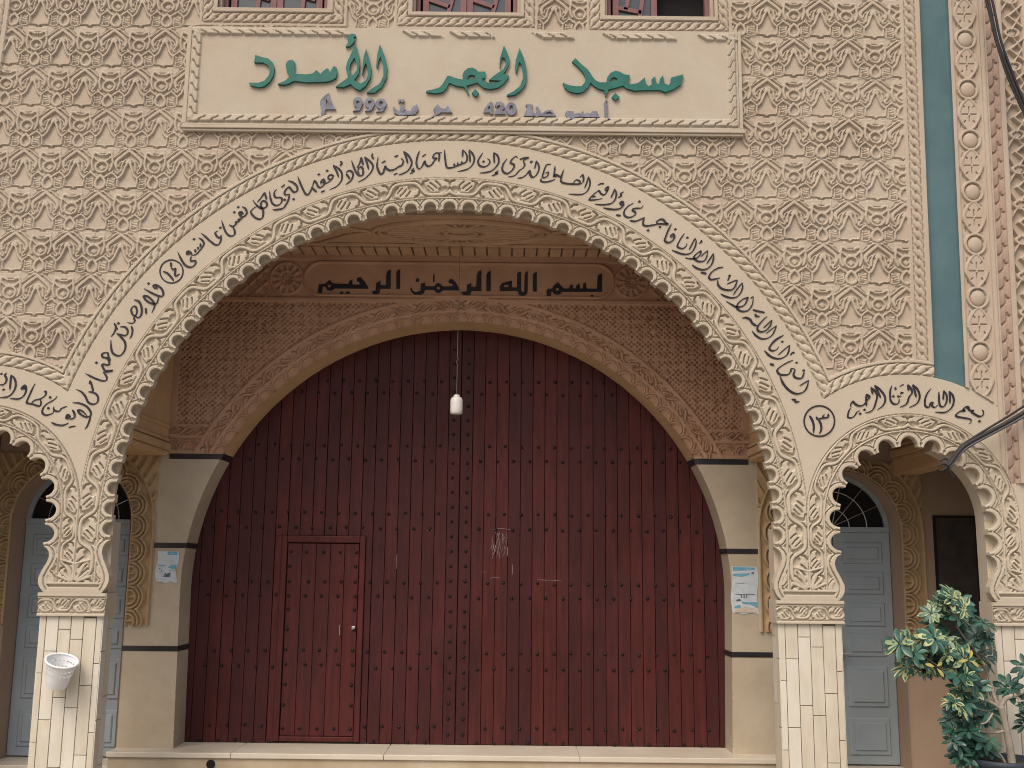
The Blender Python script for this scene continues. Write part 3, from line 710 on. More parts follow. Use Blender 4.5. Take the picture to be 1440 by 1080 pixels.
# ------------------------------------------------------------------ writing
INK = [  # (x0, y0, zoom, strokes traced from the photograph) ; width in zoom px
 (1060, 440, 6, 15, "250,187 180,225 140,275 132,305 160,320 195,305 210,282|90,318 130,360 185,385 240,380 285,345 305,270|305,270 255,310 205,355|308,358 325,335 345,338|330,397 260,430 205,470 200,500 230,522 285,520 310,495 315,470 350,475|350,475 335,520 350,545 395,553 415,530 425,490|220,535 250,600 300,655 360,682 420,665 450,620 462,568|462,568 425,590 385,615|318,728 345,735 355,752 385,745|135,430 172,440", "240,243 360,420 420,485"),
 (1060, 440, 6, 15, "468,865 490,900 505,950 502,1015|525,875 540,895 575,885 595,855|595,885 625,880 628,850|540,895 580,888 610,884|545,895 565,940 568,985 552,1020", ""),
 (980, 350, 7.714, 18, "285,195 220,210 160,250 130,300 145,330 190,328 248,313|225,340 228,385 260,425 320,445 380,440 415,400 440,335|440,335 385,355 325,382|350,295 350,310 332,345|258,488 310,515 375,530 430,520 470,480 495,420 492,365|492,365 440,430 392,498|320,570 370,600 425,628 480,625 520,600 545,550 548,530 500,545 455,580 435,615 430,640 465,670 510,678 560,660 600,600 612,515|612,515 580,535|605,660 660,675 735,690|630,705 645,730 680,730|490,750 530,745 575,765 600,805 640,830 660,825|760,730 715,770 670,825 655,860 665,890 705,898 750,880 795,830 815,770|815,770 770,810 720,855|600,893 640,940 700,975 760,970 815,935 845,880 865,830|865,830 810,870 748,918", "353,290"),
 (980, 350, 7.714, 18, "940,935 860,990 800,1050 790,1085", ""),
 (860, 260, 8.307, 19, "255,210 190,250 150,300 145,345 175,375 220,378 265,355 280,330 265,310 245,300 250,280 300,272 345,268 370,235|55,352 105,358|210,415 270,425 330,405 385,380|385,380 370,420 370,465 410,478 470,470 520,460|540,455 525,430 560,405 600,405 630,440 655,460 600,455 540,455 500,470|550,492 580,488|698,452 660,530 630,610 620,650 650,672 690,665 725,630 735,600 715,575 690,590 690,605 725,605|850,565 800,640 768,710 790,735 830,742 865,720 880,680|705,762 760,785 830,808 890,808 940,780 975,720 988,660 975,622|975,622 945,680 905,758|1020,685 1050,665 1045,655 1060,660|860,852 920,862 965,860 1000,850 1035,810 1040,775 1010,790 975,820 960,850 985,880 1030,895 1080,885 1110,840 1125,765|1125,765 1085,795 1045,835|940,935 990,970 1060,990 1120,975 1165,930 1190,860 1190,800|1190,800 1150,860 1110,920|1040,1022 1110,1035", "325,195 425,530 745,518 885,615"),
 (740, 210, 9, 20, "130,145 155,195 160,250 140,305 105,345 70,352 45,320 32,290 0,325|130,145 105,245|310,188 260,195 235,240 215,300 205,350 235,355 270,330 280,290 240,300|190,365 185,400 230,415 290,405 340,390 365,375|365,215 358,270 350,330 345,345 370,320 395,330 370,345 345,345|395,330 430,345 450,320|475,258 455,310 440,370 440,405 470,425 530,435 600,440 680,438 715,420|715,315 725,370 715,420|715,315 680,355|590,430 625,390 665,395 680,420 640,440 590,438|790,345 805,400 800,470 765,535 710,568 630,572 535,565|790,345 765,420 738,495|905,455 940,435 985,432|1035,525 1000,520 1005,490 1035,475 1035,505 1010,550 985,575 945,560 920,525 890,540 840,580 805,620 800,640 860,640 920,630 965,622|830,600 880,595|1120,500 1140,560 1125,630 1080,680 1010,698 930,700 870,692|1120,500 1095,560 1070,612|1160,608 1200,590 1195,560 1230,535|975,740 1050,755 1130,760 1190,745 1225,710 1228,675 1205,660 1185,680 1200,705 1225,700|1135,835 1200,840", "65,155 365,325 1020,495 1205,680"),
 (590, 195, 9, 21, "80,195 30,230|0,383 30,350 65,285 75,320 105,348 150,330 190,275 215,250 175,245 175,215 200,185 245,180 280,175|245,180 250,230 240,290|315,145 322,240 335,330 350,365 400,368 470,345 530,320 580,300 600,265 600,215 575,170 550,140|550,140 540,230|440,345 440,315|480,330 485,300|530,318 535,285|628,140 670,190 692,250 680,310 630,370 560,400 480,415|628,140 640,300|800,180 760,240 740,285 755,335 800,355 850,345 885,310 885,275 860,250|940,175 985,215 1003,280 980,340 920,400 850,425 760,435|940,175 945,310|995,400 960,435 985,440 915,470|1105,255 1065,310 1045,370 1060,420 1110,440 1160,410 1195,360 1190,325 1150,305 1170,260 1215,225 1240,240|1265,265 1320,245 1385,237|1385,237 1330,262 1310,285|1310,285 1330,330 1310,370 1265,400 1220,450 1180,475 1120,482|1240,500 1300,490 1350,455 1390,405 1410,460 1440,490", "810,290 1412,295"),
 (460, 200, 9, 21, "1168,110 1140,190 1130,270 1148,325 1175,340|1100,325 1075,360 1100,365 1045,400|970,115 1030,170 1068,240 1060,300 1020,360 960,395 905,412|970,115 1000,190 1020,270|900,165 850,185|935,205 965,235 945,290 900,310 860,340 800,355 755,335 735,305 720,355 700,395 670,395 645,350 632,290 645,185|740,235 690,262|890,390 840,412|575,140 570,180 590,215|475,185 540,240 580,300 560,370 500,440 440,480 390,505|475,185 505,265 525,345|310,235 340,320 370,385 410,420 450,410 455,350 430,310 400,330 390,370 410,390|430,190 415,260 375,325|430,190 445,240 455,290|240,385 270,360 310,370 328,410 310,470 270,510 235,535|240,400 265,430 285,465|170,240 185,270 160,300|75,290 140,330 185,390 185,470 150,530 100,570 30,600|75,290 120,370 145,445", ""),
 (340, 225, 9, 21, "1165,195 1130,250 1080,290 1050,300|1165,195 1110,190 1095,230 1125,245|1000,310 1005,265 1030,245 1050,270 1040,310 1000,345 965,335 945,290 920,265 905,300 895,340|880,340 915,375 950,405|895,340 865,400 840,435 805,425 770,360 735,280 710,210|1000,408 1050,385|585,262 640,280 690,320 705,370 685,400 650,400 600,345 560,370 540,410 550,440 605,430|500,345 545,310|605,430 590,500 560,560 520,610 460,625 390,630|445,370 415,400 415,460 440,475 490,475 510,500 490,550 440,575 390,550 365,490 350,390|285,410 250,470 195,535|285,410 300,450 315,500|140,505 165,545 210,590 245,610 300,600 320,560 300,525 260,520 240,560 250,600 270,640 265,720 230,748 180,735 130,690 115,650 150,610 200,575", "1080,135 975,182 655,495 542,502 1030,280"),
 (220, 290, 9, 21, "1085,5 1125,30 1143,70 1130,110 1090,135 1055,110 1050,75 1085,75 1105,100|1090,135 1060,170 1040,165 1040,190 1005,200 1005,225 965,255 920,235|965,255 990,310 985,360 940,378 895,350 860,290 825,180|775,310 745,335 760,375 800,400 820,365|820,365 815,430 785,485 740,485 680,440 620,385 565,340|535,400 580,430 600,470 580,520 540,570 500,610 450,620|555,520 560,470|530,545 525,515|495,580 490,545|450,620 430,585 395,570 385,600 420,610|440,630 435,690 490,690 490,735 440,770 380,755 330,700 270,580|185,710 185,770|185,780 215,800 240,790 235,840 245,880 295,855|85,825 140,850 185,895 220,945", "1035,10 985,75 808,272 475,415 405,592 1075,95"),
 (140, 380, 8.308, 19, "680,215 640,205 630,175 670,175 720,210 745,260 735,300 690,300 610,265 520,215|690,300 680,360 650,395 590,380 540,345 515,300 560,305 610,345 640,390 640,430 610,495|540,440 545,510|405,345 460,365 490,430 490,510 460,550 420,545|435,540 390,520 370,460 400,420 430,440 435,500 405,550 410,595 380,620 325,610|370,650 385,700 375,760 350,800|240,660 300,665 330,710 315,755 270,760 200,738|170,615 190,660 175,720 135,775|190,670 210,690|200,738 260,790 300,850 295,930 250,990 200,995 150,960 135,890 132,815", "572,155 220,620 660,200"),
 (70, 460, 7.2, 16, "590,255 535,265 535,300 590,320 600,380 535,375 540,410 565,440 635,440 585,455 540,455|590,255 595,300 615,340|540,455 575,500 570,540 520,540 440,510 360,468|410,540 400,575|410,540 425,590 435,650 390,655|390,655 460,670 490,715 480,760 440,780 390,760 360,700 320,655 270,630|232,765 300,770 370,800 410,850 415,890 370,910 310,880 285,840 330,850 380,900|415,890 400,950 380,1000 355,1032", "473,360"),
 (0, 510, 10.8, 24, "1100,715 1130,770 1130,830 1080,855 1060,860|1000,830 1020,790 1050,800 1060,830 1030,850 1005,830 1040,820|780,908 860,940 940,950 1000,935 1040,912|1040,985 1090,970 1150,962|1020,660 940,690 925,705 900,735 850,735 815,705 820,665|815,735 800,765 720,795 660,780 642,745 660,680 720,620 800,575 850,535 865,505|695,435 700,475 660,520 605,550 530,570 490,600 480,625|605,550 625,600 610,650 575,655 500,630 420,615 405,595 440,510 490,400 535,315|395,395 330,395 345,360 380,345 398,390 385,460 340,520 270,550 150,540|170,185 220,240 240,320 225,400 170,480 100,520 0,528|170,185 160,290 150,410|100,155 75,190 100,240 85,300 40,335 0,330", "735,690 760,525 20,170 55,408 360,375 1030,815 690,440"),
 (1120, 530, 9, 20, "990,105 1060,165 1115,240 1120,310 1085,370 1020,415|990,105 1030,190 1065,265|945,130 1000,190 1020,250 1000,330 980,390 940,435 870,455|945,130 965,220|885,215 925,250 890,300 850,350 790,365 740,340 710,310 685,350 690,385|885,215 880,290 885,370|685,390 660,440 650,505 690,518 730,495 770,440 805,425|1205,110 1185,190 1190,290 1220,335 1265,345 1295,320 1300,275|1250,130 1255,165", "860,415 805,465 1225,245 905,245"),
 (1260, 530, 10.286, 23, "240,110 300,170 335,240 335,320 290,390 190,440|240,110 270,210 290,295|170,110 215,170 230,230 190,285 160,370 120,410 50,435|170,110 180,200|110,105 50,140|110,225 70,235 90,215|20,270 40,285 75,270|505,165 450,240 420,320 418,400 440,435 480,430 500,375 530,375 520,415 560,440 605,400|618,215 620,300 625,380 645,425 690,425 725,370 735,300 720,240 692,195|692,195 680,330|770,205 820,270 835,350 810,430 750,490 680,515 565,508|770,205 778,300 775,385|1245,475 1265,510 1250,555 1200,570 1140,540 1090,505 1120,490 1060,480 1045,440 1010,430 970,470 995,490 930,495 880,530 865,565 910,580 1000,595 1070,610 1085,640 1055,675", "1205,640 1035,450"),
]
LIFT = [0.0]


def ribbon(mb, px, wd, Y, thick=0.004):
    """a brush stroke: centre line in photo px, widths in px, as a thin solid on the plane Y"""
    p = P(px[:, 0], px[:, 1], Y)[:, [0, 2]]
    w_ = wd * (D + Y) / F
    d = np.gradient(p, axis=0); L = np.hypot(d[:, 0], d[:, 1]) + 1e-9
    n = np.c_[-d[:, 1] / L, d[:, 0] / L]
    a = p + n * w_[:, None] / 2; b = p - n * w_[:, None] / 2
    LIFT[0] = (LIFT[0] + 0.00037) % 0.004
    yf = Y - thick - LIFT[0]; k = len(p)
    vs = [(x, yf, z) for x, z in a] + [(x, yf, z) for x, z in b] + [(x, Y + 0.004, z) for x, z in a] + [(x, Y + 0.004, z) for x, z in b]
    fs = []
    for i in range(k - 1):
        fs += [(i, i + 1, k + i + 1, k + i), (i + 1, i, 2 * k + i, 2 * k + i + 1), (k + i, k + i + 1, 3 * k + i + 1, 3 * k + i)]
    fs += [(0, k, 3 * k, 2 * k), (k - 1, 3 * k - 1, 4 * k - 1, 2 * k - 1)]
    mb.add(vs, fs)


def disc_px(mb, c, r, Y, n=14, thick=0.004, rx=1.0):
    p = P(*c, Y); s_ = (D + Y) / F
    LIFT[0] = (LIFT[0] + 0.00037) % 0.004
    mb.prism([(p[0] + r * s_ * rx * math.cos(2 * math.pi * i / n), p[2] + r * s_ * math.sin(2 * math.pi * i / n)) for i in range(n)], Y - thick - LIFT[0], Y + 0.004)


def strokes(mb, grp, Y):
    x0, y0, sc, W, st, dots = grp
    for s in st.split('|'):
        q = catmull(parse(s), 7) / sc + [x0, y0]
        d = np.gradient(q, axis=0); ang = np.arctan2(d[:, 1], d[:, 0])
        l = np.r_[0, np.cumsum(np.hypot(*np.diff(q, axis=0).T))]; l /= l[-1]
        nib = 0.42 + 0.68 * np.abs(np.sin(ang + 0.62)) ** 1.2
        tap = np.minimum(np.minimum(0.35 + l * 5, 1), 0.25 + (1 - l) * 4.5); tap = np.minimum(tap, 1)
        ribbon(mb, q, W / sc * nib * tap * 1.24, Y)
    for p in (dots.split() if dots else []):
        c = [float(v) for v in p.split(',')]; c = (c[0] / sc + x0, c[1] / sc + y0)
        p3 = P(*c, Y); s_ = (D + Y) / F; r = 1.9 * s_
        LIFT[0] = (LIFT[0] + 0.00037) % 0.004
        mb.prism([(p3[0] - r * 1.2, p3[2] - r * .1), (p3[0] - r * .1, p3[2] - r * .9), (p3[0] + r * 1.2, p3[2] + r * .15), (p3[0] + r * .1, p3[2] + r * .95)], Y - 0.004 - LIFT[0], Y + 0.004)


def ring_px(mb, c, r, wd, Y):
    a = np.linspace(0, 2 * math.pi, 49)
    ribbon(mb, np.c_[c[0] + r * np.cos(a), c[1] + r * np.sin(a)], np.full(49, wd), Y)


YT = -0.0335
for i_, g in enumerate(INK):
    mb = MB(); strokes(mb, g, YT)
    if i_ == 1: ring_px(mb, (1152, 592), 21.4, 2.0, YT)
    mb.build('verse_number' if i_ == 1 else 'verse_lettering', MT['ink'], facade)
mb = MB(); ring_px(mb, (241.2, 381.7), 16.2, 1.9, YT)
mb.build('verse_number', MT['ink'], facade)

# ------------------------------------------------------------------ name panel above the arch
sign = thing('name_panel', 'long cream name panel with raised green Arabic lettering above the big arch', 'sign', (-0.53, -0.05, 6.6))
h = 0.007
gx, gz = np.meshgrid(np.arange(-3.34, 2.2901, h), np.arange(6.612, 7.690, h))
hs = 0.0020 * noise2(gx, gz, 0.3, 12) + 0.0012 * noise2(gx, gz, 0.06, 13)
def cable(s, t):
    """twisted slanting blocks"""
    ph = np.mod(s / 0.128 + 0.55 * sst(t, 0.25, 0.75), 1)
    e = sst(t, 0, 0.12) * (1 - sst(t, 0.88, 1))
    return np.where(ph < 0.13, 0.0, 0.020 + 0.010 * (1 - ph)) * e
for cond, s, t in (((gx < -3.235) & (gx > -3.325), gz, (gx + 3.325) / 0.09), ((gx > 2.180) & (gx < 2.265), -gz, (gx - 2.18) / 0.085), ((gz < 6.725) & (gz > 6.645), -gx, (gz - 6.645) / 0.08)):
    ok = cond & (gx > -3.33) & (gx < 2.27) & (gz > 6.64) & (gz < 7.665)
    hs = np.where(ok, np.maximum(hs, cable(s, t)), hs)
top = (gz > 7.585 - 0.003 * gx) & (gz < 7.66 - 0.003 * gx)
inx = np.zeros(gx.shape, bool)
for a, b in ((-3.33, -1.70), (-1.11, -0.79), (-0.63, -0.26), (0.22, 0.56), (0.945, 1.62), (1.92, 2.265)): inx |= (gx - (gz - 7.62) * 1.6 * (-1) > a) & (gx - (gz - 7.62) * (-1.6) < b)
hs = np.where(top & inx, np.maximum(hs, cable(gx, (gz - 7.585 + 0.003 * gx) / 0.075)), hs)
YS = -0.056
raster_mesh('panel_board', gx, gz, YS - hs, np.ones((gx.shape[0] - 1, gx.shape[1] - 1), bool), MT['sign'], sign)
mb = MB()
mb.box(-3.34, 2.29, YS + 0.002, -0.002, 6.614, 7.688)
for z0, z1, y in ((6.545, 6.572, 0.064), (6.572, 6.602, 0.080), (6.602, 6.628, 0.070)):
    mb.box(-3.37 - (y - 0.06), 2.32 + (y - 0.06), -y, -0.004, z0, z1)
for x0, x1 in ((-3.385, -3.341), (2.291, 2.325)): mb.box(x0, x1, -0.066, -0.004, 6.629, 7.688)
o = mb.build('panel_moulding', MT['sign'], sign); bevel(o, 0.006)
GREEN = [
 (340, 40, 6.545, "128,255 120,325 200,325 245,350 265,390 255,440 215,490 160,510 70,512 90,535 150,550 205,545 260,505 295,445 305,375 290,325 250,290 180,272"),
 (340, 40, 6.545, "410,345 430,310 470,303 490,320 492,428 600,435 660,425 690,395 730,430 770,390 800,380 815,415 850,360 875,370 882,420 870,465 830,490 770,503 700,505 600,506 490,495 430,520 380,530 335,522 400,495 450,455 420,410"),
 (340, 40, 6.545, "1053,158 1010,245 975,320 962,380 975,430 1000,462 1050,470 1078,430 1090,350 1080,260/1040,280 1065,350 1060,400 1030,440 1005,435 995,390 1005,340"),
 (340, 40, 6.545, "1000,455 940,495 868,548 940,552 1005,525 1055,468"),
 (340, 40, 6.545, "1150,200 1180,310 1195,390 1185,470 1140,545 1090,580 1040,560 990,510 1010,456 1050,500 1105,518 1145,490 1165,440 1160,370 1145,330 1125,380 1112,440 1118,330 1130,260"),
 (340, 40, 6.545, "1275,158 1320,270 1340,370 1330,470 1290,550 1225,600 1150,603 1200,565 1270,520 1305,450 1305,360 1280,270 1262,310 1250,375 1240,360 1250,250"),
 (340, 40, 6.545, "985,80 1010,62 1050,65 1055,85 1030,95 1045,115 1035,140 1000,175 960,180 975,155 985,140 975,115"),
 (590, 50, 8, "315,470 345,468 400,490 485,510 485,460 500,420 540,385 590,375 630,390 665,420 740,418 735,490 700,500 725,530 790,545 870,540 930,522 780,515 830,470 880,435 940,395 970,340 965,280 935,255 915,300 900,375 905,270 925,200 950,125 985,200 1010,270 1005,330 985,385 940,445 1003,460 990,500 940,560 880,600 800,615 730,605 680,570 650,545 540,575 530,590 550,640 558,685 535,650 500,590 420,580 335,545 300,610 260,650 180,662 75,650 80,635 150,620 220,600 260,560/540,490 555,465 590,455 630,470 620,495 540,510"),
 (590, 50, 8, "1125,158 1170,260 1200,370 1205,470 1190,560 1140,630 1070,680 985,690 980,680 1060,640 1130,580 1160,500 1160,420 1145,340 1120,310 1105,370 1083,440 1072,380 1085,280"),
 (590, 50, 8, "630,618 668,660 635,702 588,660"),
 (780, 70, 7.2, "210,98 265,155 335,215 382,285 410,320 455,342 525,342 528,300 560,250 612,225 655,235 705,262 758,268 738,340 770,362 840,348 910,292 918,350 950,382 985,360 980,310 1015,280 1022,350 1060,362 1062,310 1095,270 1105,350 1150,372 1170,340 1175,295 1300,262 1275,360 1200,410 1120,440 1060,420 900,420 800,425 720,400 690,375 600,400 545,415 530,450 512,485 505,445 500,420 440,405 400,380 362,345 330,400 280,440 220,450 150,435 100,395 80,345 140,370 215,382 270,380 305,340 310,290 280,235 230,180 175,130/555,325 575,298 605,290 635,305 620,325 560,335"),
 (780, 70, 7.2, "612,450 655,490 612,522 575,490"),
]
def circ(x, y, r, ry=None, n=16): return ' '.join('%.1f,%.1f' % (x + r * math.cos(2 * math.pi * i / n), y + (ry or r) * math.sin(2 * math.pi * i / n)) for i in range(n))
GREY = [
 (440, 125, 6.545, "150,45 165,110 215,195 120,195 108,250 85,255 70,280 85,200 68,150 75,110 110,70/125,100 155,155 120,160"),
 (440, 125, 6.545, circ(417, 130, 46) + '/' + circ(417, 130, 17, n=10)), (440, 125, 6.545, circ(525, 137, 48) + '/' + circ(527, 132, 17, n=10)), (440, 125, 6.545, circ(630, 145, 48) + '/' + circ(630, 138, 17, n=10)),
 (440, 125, 6.545, "425,172 458,155 430,205 370,215 400,190"), (440, 125, 6.545, "535,178 566,160 540,205 480,215 510,195"), (440, 125, 6.545, "640,186 672,165 645,212 582,221 615,200"),
 (440, 125, 6.545, "735,175 752,172 775,205 830,215 900,208 925,170 960,150 972,200 940,240 880,248 800,253 750,225"), (440, 125, 6.545, circ(825, 188, 26)), (440, 125, 6.545, "785,110 810,105 808,130 788,130"), (440, 125, 6.545, "815,108 842,105 840,132 818,132"),
 (440, 125, 6.545, "1110,200 1130,165 1155,150 1180,185 1220,190 1245,160 1265,205 1285,225 1180,225 1140,250 1090,272 1130,232"),
 (660, 125, 6.545, "195,125 215,140 215,215 222,235 195,245 195,225 130,225 135,200 170,150/182,165 192,165 192,195 165,195"),
 (660, 125, 6.545, "235,160 250,130 290,125 320,145 325,180 300,210 330,215 330,240 232,240 235,215 285,175 280,155 260,165 255,180"),
 (660, 125, 6.545, circ(385, 192, 49, 60) + '/' + circ(385, 185, 17, 26, 10)),
 (660, 125, 6.545, "500,255 515,225 530,165 518,162 520,150 580,150 575,165 585,220 605,235 625,210 612,180 628,165 665,235 700,210 760,198 800,260 640,258 630,272 600,258/690,236 740,215 770,240"),
 (660, 125, 6.545, "880,235 900,210 960,215 965,240 1010,225 1020,240 1045,205 1055,240 1090,225 1105,240 1130,215 1170,210 1200,270 990,265 930,288 895,265"),
 (660, 125, 6.545, "1240,150 1235,140 1250,110 1270,112 1250,135 1268,150 1270,270 1300,285 1250,288 1245,270"),
]
def letters(name, groups, Y, thick, m, parent, smooth_n=4):
    mb = MB()
    for i, (x0, y0, sc, s) in enumerate(groups):
        lp = []
        for l in s.split('/'):
            q = parse(l)
            if smooth_n > 1:
                out = []; k = len(q)
                for j in range(k):       # round gentle corners only
                    a, b, c = q[j - 1], q[j], q[(j + 1) % k]
                    v1, v2 = (b - a) / np.hypot(*(b - a)), (c - b) / np.hypot(*(c - b))
                    if v1 @ v2 > 0.45: out += [b * .76 + a * .24 + (b - (a + c) / 2) * .06, b + (b - (a + c) / 2) * .05, b * .76 + c * .24 + (b - (a + c) / 2) * .06]
                    else: out.append(b)
                q = np.array(out)
            p = P(q[:, 0] / sc + x0, q[:, 1] / sc + y0, Y)
            lp.append([(a[0], a[2]) for a in p])
        mb.prism(lp[0], Y - thick - 0.0016 * (i % 5), Y + 0.006, lp[1:])
    o = mb.build(name, m, parent); 
    return o
for a_, b_ in ((0, 7), (7, 10), (10, 12)): letters('green_word', GREEN[a_:b_], YS - 0.002, 0.030, MT['green'], sign)
for a_, b_ in ((0, 1), (1, 7), (7, 11), (11, 12), (12, 15), (15, 16), (16, 18)): letters('grey_number' if b_ in (7, 15) else 'grey_word', GREY[a_:b_], YS - 0.002, 0.022, MT['grey'], sign)

# ------------------------------------------------------------------ upper windows
for wi, (x0, x1, z0) in enumerate(WIN):
    lab = ['left upper window with closed mauve lattice casements', 'middle upper window with closed mauve lattice casements', 'right upper window with its right casement open on a dark room'][wi]
    wn = thing('window', lab, 'window', ((x0 + x1) / 2, 0.1, z0), 'lattice windows above the name panel')
    mb = MB()
    mb.box(x0 - 0.004, x0 + 0.03, 0.005, 0.25, z0 - 0.004, 8.45); mb.box(x1 - 0.03, x1 + 0.004, 0.005, 0.25, z0 - 0.004, 8.45); mb.box(x0 + 0.03, x1 - 0.03, -0.02, 0.25, z0 - 0.004, z0 + 0.02)
    mb.build('window_reveal', MT['pil'], wn)
    xm = (x0 + x1) / 2; y0, y1 = 0.10, 0.15
    for a, b in ((x0 + 0.031, x0 + 0.075), (x1 - 0.075, x1 - 0.031)):
        fr = MB(); fr.box(a, b, y0 - 0.02, y1, z0 + 0.021, 8.45); fr.build('frame_post', MT['winwood'], wn)
    for sx, (a, b) in ((0, (x0 + 0.10, xm - 0.004)), (1, (xm + 0.004, x1 - 0.10))):
        if wi == 2 and sx == 1:
            continue
        cs = MB()
        cs.box(a, a + 0.062, y0, y1, z0 + 0.024, 8.45); cs.box(b - 0.062, b, y0, y1, z0 + 0.024, 8.45)
        def bar(p, q, wd=0.021):
            (ax, az), (bx, bz) = p, q
            d = Vector((bx - ax, bz - az)).normalized(); n = Vector((-d.y, d.x)) * wd
            cs.prism([(ax - n.x, az - n.y), (bx - n.x, bz - n.y), (bx + n.x, bz + n.y), (ax + n.x, az + n.y)], y0 + 0.004, y1 - 0.004)
        fx = (lambda t: a + 0.06 + t * (b - a - 0.12))
        zz = z0 + 0.03
        if wi == 0:
            bar((fx(0.60 if sx == 0 else 0.56), zz), (fx(0.72), zz + 0.6)); bar((fx(0.0), zz + 0.26), (fx(0.95), zz + 0.16))
        elif wi == 1:
            bar((fx(0.58), zz), (fx(0.92), zz + 0.46)); bar((fx(0.0), zz + 0.20), (fx(0.66), zz + 0.12)); bar((fx(0.85), zz + 0.3), (fx(0), zz + 0.45))
        else:
            bar((fx(0.62), zz), (fx(0.80), zz + 0.40)); bar((fx(0.0), zz + 0.15), (fx(0.70), zz + 0.10)); bar((fx(0.22), zz + 0.13), (fx(0.42), zz + 0.45))
        cs.build('casement', MT['winwood'], wn)
        g = MB(); g.box(a + 0.04, b - 0.04, y1 - 0.018, y1 - 0.012, z0 + 0.024, 8.45); g.build('pane', MT['glass'], wn)
    g = MB(); g.box(x0 - 0.003, x1 + 0.003, 0.252, 0.257, z0 - 0.003, 8.45); g.build('room_shade_sheet', MT['dark'], wn)  # thin near-black sheet, the shade of the unlit room put into its colour
# ------------------------------------------------------------------ ground
mb = MB(); mb.add([(-150, -150, -0.16), (150, -150, -0.16), (150, 150, -0.16), (-150, 150, -0.16)], [(0, 1, 2, 3)])
props(mb.build('street', MT['street']), kind='structure')
mb = MB(); mb.box(-9, 9, -0.9, 2.2, -0.155, 0.0)
props(mb.build('porch_floor', MT['floor']), kind='structure')

# ------------------------------------------------------------------ porch: back wall
YB, GX, GZ, GR = 1.6, -0.59, 1.94, 3.02
DL, DR, DZ, DRAD = -4.85, 3.65, 2.66, 0.65
hb = 0.0085
bx, bz = np.meshgrid(np.arange(-5.72, 5.53, hb), np.arange(0.0, 5.80, hb))
dx, dz = bx - GX, bz - GZ
rg = np.where(dz >= 0, np.hypot(dx, dz), np.abs(dx) + 0.03 * np.clip(-dz / 1.6, 0, 1))
sg = np.arctan2(dx, np.maximum(dz, 0.001)) * GR
def door_r(c): return np.where(bz >= DZ, np.hypot(bx - c, bz - DZ), np.abs(bx - c))
rd = np.minimum(door_r(DL), door_r(DR)); cd = np.where(bx < -0.6, DL, DR)
sdoor = np.where(bz >= DZ, np.arctan2(bx - cd, np.maximum(bz - DZ, .001)) * 0.78, np.sign(bx - cd) * (math.pi / 2 * 0.78 + DZ - bz))
sdb = np.minimum(rg - GR, rd - DRAD)
Hb = np.zeros(bx.shape)
def scal(s, t, p, rad):
    ds = s - np.round(s / p) * p; d = np.hypot(ds, t)
    tri = np.where(d > rad + .012, 0.010, 0.022)
    return np.where(d < rad - 0.034, 0.006, np.where(d < rad - 0.014, 0.028, np.where(d < rad - 0.006, 0.010, np.where(d < rad + 0.012, 0.028, tri))))
# ring round the gate
k = (rg >= GR) & (rg < 3.32)
ring = np.where(rg < 3.135, 1.5 * scal(sg, rg - 3.03, 0.2, 0.098), np.where(rg < 3.165, 0.045, np.where(rg < 3.275, 0.002 + 0.044 * vine_h(np.abs(sg) * 1.35, (rg - 3.165) / 0.11), 0.045)))
base = np.where(bz < 3.475, 0.036, np.where(bz < 3.60, 1.5 * scal(bx, bz - 3.478, 0.2, 0.098), np.where(bz < 3.632, 0.045, np.where(bz < 3.73, 0.002 + 0.044 * vine_h(np.abs(bx) * 1.35, (bz - 3.632) / 0.098), 0.034))))
wx = bx + 0.006 * noise2(bx, bz, 0.15, 21); wz = bz + 0.006 * noise2(bx, bz, 0.13, 22)
q1 = np.cos(2 * math.pi * wx / 0.062) * np.cos(2 * math.pi * wz / 0.058); q2 = np.cos(2 * math.pi * (wx + wz) / 0.21) * np.cos(2 * math.pi * (wx - wz) / 0.21)
q3 = noise2(bx, bz, 0.035, 23)
wov = 0.026 - 0.030 * sst(q1 + 0.45 * q2 + 0.9 * q3, 0.30, 0.75)
up = np.where(bz < 3.765, base, wov)
up = np.where((bx < -3.83 + 0.07) | (bx > 2.66 - 0.07), np.where(bz > 3.765, 0.03, up), up)
# upper frieze: inscription cartouche between two rosettes
cz_, hw = 5.455, 0.195
dxp = np.maximum(np.abs(bx + 0.62) - (1.775 - hw), 0); dc = np.hypot(dxp, bz - cz_)
fr = np.where(np.abs(dc - hw) < 0.013, 0.050, np.where(dc < hw, 0.020, 0.014))
for cx in (-2.60, 1.36):
    d = np.hypot(bx - cx, bz - cz_); a = np.arctan2(bz - cz_, bx - cx)
    ros = np.where(np.abs(d - 0.185) < 0.014, 0.036, np.where(d < 0.172, np.where((np.cos(a * 12) > -0.15) & (d > 0.03), 0.032, 0.008), fr))
    ros = np.where(np.abs(d - 0.09) < 0.01, 0.034, ros)
    fr = np.where((d < 0.2) & (np.abs(bx + 0.62) > 1.78), ros, fr)
out = (np.abs(bx + 0.62) > 2.2); fr = np.where(out & (np.abs(np.mod(bx + bz, 0.16) - 0.08) < 0.018) | out & (np.abs(np.mod(bx - bz, 0.16) - 0.08) < 0.018), 0.034, fr)
fr = np.where((bz < 5.235) | (bz > 5.675), 0.045, fr); fr = np.where((bz > 5.245) & (bz < 5.235), 0.01, fr)
up = np.where(bz > 5.185, fr, up)
up = np.where(k & (rg < 3.32), ring, up)
Hb = np.where((bz > 3.43) & (bx > -3.84) & (bx < 2.67), up, Hb)
